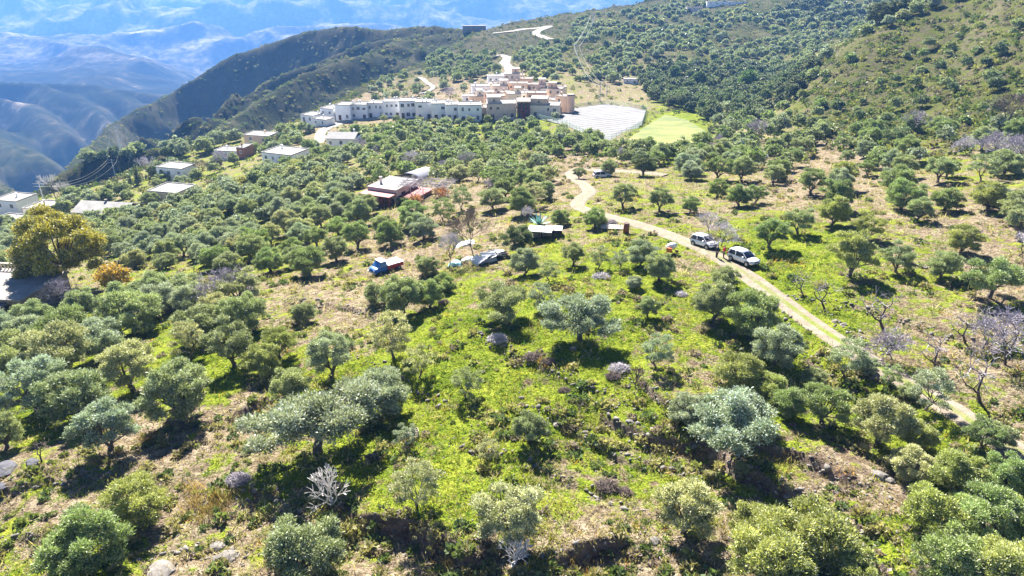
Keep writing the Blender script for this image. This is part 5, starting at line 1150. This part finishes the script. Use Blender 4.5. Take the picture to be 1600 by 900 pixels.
drape(712,414,24,2.,.6, plain('light_blue_tarp', (.38,.72,.80), .5, .2, 2.), 'light blue tarpaulin over a heap beside the tall bare tree', 'tarpaulin', 'tarpaulin', 1); drape(733,406,26,1.8,.4, plain('white_tarp', (.8,.8,.78), .6, .2, 2.), 'dirty white sheet right of the light blue tarpaulin', 'tarpaulin', 'tarpaulin', 2)
drape(727,382,30,2.2,.5, plain('white_tarp', (.8,.8,.78), .6, .2, 2.), 'pale canvas heap behind the two tall bare trees', 'tarpaulin', 'tarpaulin', 3)
r6 = random.Random(3); sheets = [plain('white_sheet', (.85,.86,.85), .5, .08, 1.), MET, plain('grey_board', (.5,.5,.55), .8, .3, 2.)]
for i in range(14):
    px = 748+i*2.6+r6.uniform(-3,3); p = pick(px, 412-(px-748)*.38+r6.uniform(-3,3))[0]; m = MB(); a, b = r6.uniform(.5,1.3), r6.uniform(.3,.8); m.box(-a, a, -b, b, 0, .05); [m.box(-a, a, -b+q*b*2/3-.03, -b+q*b*2/3+.03, .05, .09) for q in range(4)]
    o = m.build('scrap_panel', sheets[i%3], None, False, (p[0], p[1], p[2]+.25+r6.random()*.3)); o.rotation_euler = (r6.uniform(-.6,.6), r6.uniform(-.5,.5), r6.random()*3); props(o, 'pale scrap panel in the rubble row right of the tarpaulins', 'scrap panel', 'scrap panels of the rubble row')
# wooden crate and post beside the sapling
p = pick(646,682)[0]; t = thing('wooden_crate', 'small grey wooden crate on the grass beside the thin sapling', 'crate', tuple(p), .3); m = MB()
for z in (.05,.25,.45): m.box(-.4,.4,-.3,-.27,z,z+.14); m.box(-.4,.4,.27,.3,z,z+.14); m.box(-.4,-.37,-.27,.27,z,z+.14); m.box(.37,.4,-.27,.27,z,z+.14)
m.build('slats', plain('pale_boards', (.62,.55,.46), .85, .3, 3.), t); m = MB(); [m.box(x-.03,x+.03,y-.03,y+.03,-.05,.62) for x in (-.35,.35) for y in (-.24,.24)]; m.box(-.37,.37,-.27,.27,.0,.04); m.build('corner_posts', WOOD, t)
# far buildings ---------------------------------------------------------------
lhouse(741,49,36,7,12,0,STONEW,'long grey stone ruin on the skyline ridge above the village', 4, roof=ROOFG, chim=0, seed=21)
lhouse(1085,20,24,7,8,0,PINK,'pinkish farmhouse near the skyline at the top', 3, seed=22); lhouse(1135,9,60,5,10,-4,WHITE,'long white greenhouse-like shed at the top edge', 6, seed=23, chim=0)
lhouse(985,131,22,6,7,-10,WHITE,'white shed behind the terraces right of the village', 2, seed=24, chim=0)
# car park fence ---------------------------------------------------------------
FT = thing('car_park_fence', 'pale green mesh fence round the gravel car park', 'fence', tuple(LOT[0])); GRN = plain('green_mesh', (.45,.66,.50), .7, .2, 2.); base = np.array(LOT[0]); seg = []
pts = [np.array(q) for q in LOT]+[np.array(LOT[0])]; rail = MB(); posts = []
for a, b in zip(pts[:-1], pts[1:]):
    n = max(1, int(np.linalg.norm(b-a)/3.5))
    for q in range(n):
        u = a+(b-a)*q/n-base; v = a+(b-a)*(q+1)/n-base; za = hgt(*(u+base)[:2])-base[2]; zb = hgt(*(v+base)[:2])-base[2]; u[2] = za; v[2] = zb; posts.append(u.copy())
        for zz in (.15,.55,.95,1.35,1.75): rail.tube(u+[0,0,zz], v+[0,0,zz], .035, .035, 4, False)
        for kk in range(1, 7): c = u+(v-u)*kk/7; rail.tube(c+[0,0,.1], c+[0,0,1.8], .025, .025, 3, False)
rail.build('mesh_panel', GRN, FT); pm = MB(); pm.tube((0,0,-.4), (0,0,2.0), .06, .06, 6); pme = pm.mesh('post', MET)
for u in posts[:95]: link(pme, 'post', FT, tuple(u))
# kerb line of parking rows (low concrete strips)
for i, f in enumerate((.32,.5,.68)):
    a = LOT[0]*(1-f)+LOT[10]*f if False else None
def lot_pt(px, py): q = pick(px, py)[0]; return q
for i, (a, b) in enumerate([((880,180),(992,196)),((905,172),(1000,183)),((868,188),(975,208))]):
    A, B = lot_pt(*a), lot_pt(*b); ln = np.linalg.norm(B-A); m = MB(); m.box(0, ln, -.25, .25, 0, .28); o = m.build('parking_kerb', plain('pale_concrete_kerb', (.72,.70,.68), .9, .15, 1.), None, False, (A[0], A[1], A[2]+.14), math.atan2(B[1]-A[1], B[0]-A[0])); props(o, ['middle','far','near'][i]+' low concrete kerb across the gravel car park', 'kerb')
# pylons and lines ----------------------------------------------------------------
STEEL = plain('pale_steel', (.72,.74,.76), .5, .1, 2.)
def pylon(px, py, hpx, label, arms=1.6, base_w=.12, rz=0., lattice=True):
    p = pick(px, py)[0]; k = depth(p)/FPX; h = hpx*k; bw = h*base_w; t = thing('pylon', label, 'pylon', tuple(p), rz); m = MB(); th = .05*k*6
    for sx in (-1,1):
        for sy in (-1,1): m.tube((sx*bw/2, sy*bw/2, -1), (sx*bw*.12, sy*bw*.12, h), th, th*.7, 4)
    if lattice:
        for q in range(9):
            z0, z1 = h*q/9, h*(q+1)/9; w0, w1 = bw/2*(1-.76*q/9), bw/2*(1-.76*(q+1)/9)
            for sy in (-1,1): m.tube((-w0, sy*w0, z0), (w1, sy*w1, z1), th*.55, th*.55, 3, False); m.tube((w0, sy*w0, z0), (-w1, sy*w1, z1), th*.55, th*.55, 3, False)
            for sx in (-1,1): m.tube((sx*w0, -w0, z0), (sx*w1, w1, z1), th*.55, th*.55, 3, False)
    m.build('tower', STEEL, t); A = []
    m = MB()
    for z in (h*.82, h*.95): m.tube((-arms, 0, z), (arms, 0, z), th*.8, th*.8, 4); A += [(-arms, 0, z), (arms, 0, z)]
    m.build('cross_arm', STEEL, t); c, s = math.cos(rz), math.sin(rz)
    for q in A[:2]: mi = MB(); mi.tube((q[0], 0, q[2]-th), (q[0], 0, q[2]-th-.9), .12, .08, 5); mi.build('insulator', GLASS, t)
    return [Vector((p[0]+q[0]*c, p[1]+q[0]*s, p[2]+q[2]-.0)) for q in A]
G1 = pylon(190,238,40,'pale lattice pylon standing on the crest of the small spur at the left', 3.)
G2 = pylon(181,278,30,'thin pole pylon before the shaded face of the small spur', 2., .05, lattice=False)
G3 = pylon(70,318,34,'thin pale pole at the rim of the valley by the left edge', 2., .05, lattice=False)
G4 = pylon(937,158,30,'slim pole with wires behind the far corner of the gravel car park', 1.8, .05, lattice=False)
G5 = pylon(948,150,18,'short pole right of the slim one behind the car park', 1.2, .05, lattice=False)
G6 = pylon(900,86,16,'distant pole on the olive hillside above the village', 1.8, .06, lattice=False)
G7 = pylon(926,40,18,'distant pole on the ridge by the skyline', 1.8, .06, lattice=False)
WIRE = plain('bright_wire', (.70,.66,.52), .4, .1, 2., metal=.2)
def wire(A, B, label, sag=.03, r=.07, n=3):
    t = thing('power_line', label, 'power line', tuple(A[0]))
    for a, b in list(zip(A, B))[:n]:
        m = MB(); L = (b-a).length; q = a
        for i in range(1, 17):
            f = i/16; e = a.lerp(b, f)-Vector((0,0,sag*L*4*f*(1-f))); m.tube(q-A[0], e-A[0], r, r, 3, False); q = e
        m.build('wire', WIRE, t)
wire(G4, G6, 'bright wires rising from the pole behind the car park', .02, .07); wire(G6, G7, 'golden wires running up to the ridge pole', .02, .09); wire(G1, G2, 'pale wires between the spur pylon and the thin pole', .03, .07); wire(G2, G3, 'pale wires falling left to the pole at the valley rim', .03, .07)
# ------------------------------------------------------------------ vehicles
CARW = plain('white_car_paint', (.84,.85,.87), .25, .04, 1.); TYRE = plain('tyre_rubber', (.03,.03,.03), .85, .3, 4.); RIM = plain('alloy_rim', (.55,.56,.58), .35, .1, 4., metal=.6); CG = plain('car_glass', (.02,.03,.06), .08, .2, 1.); TRIM = plain('black_plastic', (.03,.03,.035), .6, .2, 3.)
LAMP = plain('lamp_glass', (.75,.78,.82), .15, .1, 3.); TAIL = plain('tail_lamp', (.45,.02,.02), .25, .1, 3.); PLATE = plain('number_plate', (.8,.8,.75), .5, .05, 3.)
def sect(x, w, zb, zt, r=.14): return [(x,-w*.86,zb),(x,-w,zb+.12),(x,-w,zt-.22),(x,-w*.93,zt-.05),(x,-w*.6,zt),(x,0,zt+.025),(x,w*.6,zt),(x,w*.93,zt-.05),(x,w,zt-.22),(x,w,zb+.12),(x,w*.86,zb),(x,0,zb)]
def smooth_obj(o, lv=1):
    s = o.modifiers.new('sub', 'SUBSURF'); s.levels = lv; s.render_levels = lv
    for p in o.data.polygons: p.use_smooth = True
def suv(loc, rz, label, tilt=0., L=4.35, paint=CARW, roofpaint=None, bedpaint=None):
    t = thing('parked_car', label, 'car', tuple(loc), rz); t.rotation_euler = (0, tilt, rz); t.scale = (.9, .9, .9); s = L/4.35
    m = MB(); m.loft([sect(x*s, w, zb, zt) for x, w, zb, zt in [(-2.17,.70,.48,.80),(-2.12,.84,.36,.98),(-1.9,.90,.30,1.05),(-1.2,.92,.26,1.07),(0,.92,.26,1.05),(.7,.92,.26,1.04),(1.15,.91,.27,1.0),(1.75,.89,.30,.92),(2.05,.82,.36,.82),(2.17,.66,.46,.70)]]); o = m.build('body', paint, t); smooth_obj(o, 2)
    m = MB(); cab = [(-2.02,.80,1.0,.70,1.12),(-1.80,.84,1.0,.68,1.50),(-1.0,.86,1.0,.68,1.60),(-.1,.86,1.0,.67,1.61),(.42,.86,1.0,.64,1.52),(1.15,.82,.98,.74,1.03)]
    m.loft([[(x*s,-wb,zb),(x*s,-wt,zt-.03),(x*s,0,zt+.01),(x*s,wt,zt-.03),(x*s,wb,zb)] for x, wb, zb, wt, zt in cab]); m.build('windows', CG, t, True)
    m = MB(); m.loft([[(x*s,-wt-.02,zt-.09),(x*s,-wt+.05,zt-.0),(x*s,0,zt+.045),(x*s,wt-.05,zt-.0),(x*s,wt+.02,zt-.09),(x*s,0,zt-.06)] for x, wt, zt in [(-1.92,.67,1.50),(-1.75,.69,1.57),(-1.0,.69,1.62),(-.1,.68,1.63),(.38,.645,1.555)]]); m.build('roof', roofpaint or paint, t, True)
    for y in (-1,1):
        m = MB()
        for (xa, za, ya), (xb, zb, yb) in [((.40,1.54,.66),(1.12,1.02,.80)),((-.72,1.58,.70),(-.62,1.03,.87)),((-1.62,1.54,.70),(-1.95,1.05,.84))]: m.tube((xa*s, y*ya, za), (xb*s, y*yb, zb), .05 if xa > 0 else .06, .05, 5)
        m.build('pillars', roofpaint or paint, t)
        m = MB(); m.box(-.13, .09, -.10, .10, -.07, .07); m.build('wing_mirror', paint, t, loc=(.72*s, y*.98, 1.12), bevel=.03)
        m = MB(); m.tube((-1.5*s, y*.58, 1.68), (.2*s, y*.58, 1.69), .022, .022, 5); m.build('roof_rail', MET, t)
        m = MB(); m.loft([[(2.02*s,y*.40,.66),(2.02*s,y*.80,.68),(1.86*s,y*.86,.82),(1.98*s,y*.44,.80)],[(2.14*s,y*.38,.62),(2.09*s,y*.80,.64),(1.90*s,y*.885,.84),(2.03*s,y*.42,.845)]]); m.build('headlight', LAMP, t)
        m = MB(); m.box(-2.16*s, -2.0*s, min(y*.62,y*.86), max(y*.62,y*.86), .80, .98); m.build('tail_light', TAIL, t)
        m = MB(); m.box(-.62, .62, min(y*.88,y*.925), max(y*.88,y*.925), .27, .38); m.build('sill', TRIM, t, loc=(0,0,0))
    for x in (-1.32, 1.35):
        for y in (-1,1):
            m = MB(); n = 18; m.loft([[(r_*math.cos(a*2*math.pi/n), yy, r_*math.sin(a*2*math.pi/n)) for a in range(n)] for yy, r_ in ((-.12,.28),(-.115,.34),(.0,.35),(.115,.34),(.12,.28))]); w = m.build('wheel', TYRE, t, True, (x*s, y*.84, .35))
            m = MB(); m.tube((0, y*.10, 0), (0, y*.135, 0), .23, .20, 14); [m.tube((0, y*.14, 0), (.2*math.cos(q*1.2566), y*.14, .2*math.sin(q*1.2566)), .035, .03, 5) for q in range(5)]; m.build('rim', RIM, w)
            m = MB(); n = 14; V = [[((r_)*math.cos(math.pi*q/n), yy, r_*math.sin(math.pi*q/n)) for q in range(n+1)] for yy, r_ in ((y*.0,.37),(y*.085,.38),(y*.095,.44),(y*.0,.45))]; m.loft(V, False, False); m.build('wheel_arch', TRIM, t, False, (x*s, y*.84, .35))
    m = MB(); m.box(2.05*s, 2.19*s, -.36, .36, .60, .76); m.box(2.08*s, 2.2*s, -.6, .6, .36, .48); m.build('grille', TRIM, t); m = MB(); m.box(2.2*s, 2.22*s, -.26, .26, .49, .59); m.build('number_plate', PLATE, t); m = MB(); m.box(-2.2*s, -2.05*s, -.7, .7, .36, .52); m.build('rear_bumper', TRIM, t)
    return t
def road_place(pa, pb, pc=None):
    a = pick(*pa)[0]; b = pick(*pb)[0]; c = (a+b)/2; rz = math.atan2(b[1]-a[1], b[0]-a[0]); L = math.hypot(b[0]-a[0], b[1]-a[1]); tilt = -math.atan2(b[2]-a[2], L); print('car len', L); return (c[0], c[1], c[2]+.07), rz, tilt
loc, rz, ti = road_place((1084,381), (1117,391)); suv(loc, rz, 'white hatchback parked behind on the dirt track, its nose toward the two people', ti, 4.1)
loc, rz, ti = road_place((1141,403), (1182,419)); suv(loc, rz, 'white off-road car parked in front on the dirt track, right of the two people', ti, 4.4)
q = pick(940,278)[0]; suv((q[0], q[1], q[2]+.05), R(10), 'small white car half hidden by olive trees at the track bend', 0, 4.0)
# old pickup
BLU = plain('blue_paint', (.03,.16,.55), .4, .2, 2.); RED = plain('dark_red_paint', (.34,.03,.04), .5, .25, 2.)
q1 = pick(585,430)[0]; q2 = pick(622,418)[0]; t = thing('pickup_truck', 'old blue pickup truck with a white roof and a dark red loading bed', 'pickup truck', ((q1[0]+q2[0])/2, (q1[1]+q2[1])/2, (q1[2]+q2[2])/2), math.atan2(q1[1]-q2[1], q1[0]-q2[0]))
m = MB(); m.loft([sect(x, w, zb, zt) for x, w, zb, zt in [(.35,.88,.4,1.15),(.8,.9,.4,1.15),(1.5,.9,.4,1.08),(2.1,.86,.42,1.0),(2.25,.78,.5,.88)]]); m.build('cab_body', BLU, t, True)
m = MB(); m.loft([[(x,-wb,1.1),(x,-wt,zt),(x,wt,zt),(x,wb,1.1)] for x, wb, wt, zt in [(.36,.84,.72,1.75),(1.05,.84,.72,1.78),(1.6,.84,.78,1.14)]]); m.build('windows', plain('blue_tinted_glass', (.05,.20,.50), .15, .2, 2.), t)
m = MB(); m.box(.2, 1.2, -.76, .76, 1.78, 1.88); m.build('roof', WP, t, bevel=.03)
m = MB(); m.box(-2.2, .3, -.92, .92, .6, .7); m.box(-2.2, .3, -.92, -.86, .7, 1.15); m.box(-2.2, .3, .86, .92, .7, 1.15); m.box(-2.2, -2.14, -.86, .86, .7, 1.15); m.build('loading_bed', RED, t)
m = MB(); m.loft([[(x, -.95, 1.18),(x, -.6, 1.22+h_),(x, .6, 1.22+h_),(x, .95, 1.18)] for x, h_ in ((-2.25,0),(-1.4,.08),(-.5,.1),(.25,.12))]); m.build('canvas_cover', WP, t)
for x in (-1.5, 1.45):
    for y in (-1,1): m = MB(); m.tube((x, y*.72, .36), (x, y*.93, .36), .37, .36, 16); w_ = m.build('wheel', TYRE, t); m = MB(); m.tube((x, y*.935, .36), (x, y*.96, .36), .2, .17, 12); m.build('rim', RIM, w_)
for y in (-1,1): m = MB(); m.tube((2.22, y*.58, .82), (2.29, y*.58, .82), .13, .12, 12); m.build('headlight', LAMP, t)
m = MB(); m.box(2.2, 2.32, -.85, .85, .42, .58); m.build('bumper', MET, t)
# ------------------------------------------------------------------ people
SKIN = plain('skin', (.55,.34,.25), .6, .1, 3.)
def skin_obj(name, verts, edges, radii, mat, parent, root=0, sub=2):
    me = bpy.data.meshes.new(name); me.from_pydata(verts, edges, []); o = link(me, name, parent); o.modifiers.new('skin', 'SKIN')
    for i, r in enumerate(radii): me.skin_vertices[0].data[i].radius = (r, r) if not isinstance(r, tuple) else r
    me.skin_vertices[0].data[root].use_root = True; s = o.modifiers.new('sub', 'SUBSURF'); s.levels = sub; s.render_levels = sub; me.materials.append(mat)
    o.modifiers['skin'].use_smooth_shade = True; return o
def person(loc, rz, label, jacket, trousers, hair, arm_l, arm_r, hat=None):
    t = thing('person', label, 'person', tuple(loc), rz)
    # faces local +X; arm_x: (elbow, wrist) offsets
    V = [(0,0,.95),(0,0,1.12),(0,0,1.32),(.0,0,1.47),(.02,0,1.56),(.03,0,1.66),(.035,0,1.75)]; E = [(i,i+1) for i in range(6)]; Rr = [(.15,.12),(.14,.11),(.17,.115),(.09,.08),(.055,.055),(.092,.085),(.065,.06)]
    def chain(a, pts, rs):
        for p_, r_ in zip(pts, rs): V.append(p_); Rr.append(r_); E.append((a, len(V)-1)); a = len(V)-1
        return a
    for sy in (-1,1): chain(0, [(0,sy*.10,.88),(.02,sy*.11,.50),(-.01,sy*.12,.10),(.12,sy*.13,.045),(.2,sy*.14,.04)], [.095,.06,.042,.04,.03])
    for sy, arm in ((1,arm_l),(-1,arm_r)):
        sh = (0, sy*.19, 1.42); el = tuple(Vector(sh)+Vector(arm[0])); wr = tuple(Vector(el)+Vector(arm[1])); d = Vector(arm[1]).normalized(); side = Vector((0,0,1)).cross(d); side = side.normalized() if side.length > .1 else Vector((1,0,0))
        pm = tuple(Vector(wr)+d*.06); a = chain(3, [sh, el, wr, pm], [.055,.042,.028,.03]); up = d.cross(side)
        for q in range(4): b = Vector(pm)+side*(.024*(q-1.5))+d*.035; chain(a, [tuple(b), tuple(b+d*(.045+.008*(q in (1,2)))-up*.015)], [.009,.007])
        chain(a-1, [tuple(Vector(wr)+side*.03+d*.035), tuple(Vector(wr)+side*.055+d*.065)], [.011,.008])
    V += [(.115,0,1.665)]; Rr += [.016]; E += [(5, len(V)-1)]
    skin_obj('body', V, E, Rr, SKIN, t)
    # jacket
    Vj = [(0,0,.90),(0,0,1.12),(0,0,1.32),(0,0,1.46),(.01,0,1.51)]; Ej = [(0,1),(1,2),(2,3),(3,4)]; Rj = [(.185,.15),(.18,.145),(.2,.15),(.12,.10),(.075,.075)]
    for sy, arm in ((1,arm_l),(-1,arm_r)):
        sh = Vector((0, sy*.20, 1.42)); el = sh+Vector(arm[0]); wr = el+Vector(arm[1])*.95; b = len(Vj); Vj += [tuple(sh), tuple(el), tuple(wr)]; Rj += [.085,.066,.05]; Ej += [(3,b),(b,b+1),(b+1,b+2)]
    skin_obj('jacket', Vj, Ej, Rj, jacket, t)
    Vt = [(0,0,.97),(0,0,.90)]; Rt = [(.165,.135),(.15,.13)]; Et = [(0,1)]
    for sy in (-1,1): b = len(Vt); Vt += [(0,sy*.10,.84),(.02,sy*.11,.50),(-.01,sy*.12,.11)]; Rt += [.115,.085,.065]; Et += [(1,b),(b,b+1),(b+1,b+2)]
    skin_obj('trousers', Vt, Et, Rt, trousers, t)
    for sy in (-1,1): skin_obj('shoe', [(-.05,sy*.12,.05),(.08,sy*.13,.045),(.2,sy*.14,.04)], [(0,1),(1,2)], [.05,.05,.04], WOOD, t)
    skin_obj('hair', [(-.03,0,1.62),(-.02,0,1.72),(.0,0,1.79)], [(0,1),(1,2)], [(.085,.07),(.105,.09),(.07,.07)], hair, t)
    for sy in (-1,1): m = MB(); m.tube((.105,sy*.032,1.70),(.122,sy*.032,1.70),.011,.009,8); m.build('eye', TRIM, t)
    m = MB(); m.tube((.118,-.025,1.625),(.118,.025,1.625),.008,.008,6); m.build('mouth', RED, t)
    for sy in (-1,1): m = MB(); m.tube((.02,sy*.088,1.66),(.02,sy*.104,1.675),.03,.02,8); m.build('ear', SKIN, t)
    return t
pa = pick(1119,404.5)[0]; pb = pick(1130,405)[0]
person((pa[0], pa[1], pa[2]+.05), R(10), 'person in dark navy clothes standing between the two white cars', plain('navy_cloth', (.025,.03,.06), .9, .3, 4.), plain('dark_trousers', (.03,.03,.05), .9, .3, 4.), plain('grey_hair', (.35,.30,.28), .8, .3, 6.), ((-.02,.08,-.27),(.22,-.02,-.10)), ((-.02,-.08,-.27),(.05,-.02,-.24)))
person((pb[0], pb[1], pb[2]+.05), R(165), 'person in a bright red jacket facing the one in navy clothes', plain('red_cloth', (.62,.04,.03), .8, .2, 4.), plain('black_trousers', (.02,.02,.025), .9, .3, 4.), plain('brown_hair', (.15,.07,.04), .8, .3, 6.), ((.02,.10,-.26),(.20,-.08,-.06)), ((-.02,-.12,-.25),(.10,-.10,-.18)))
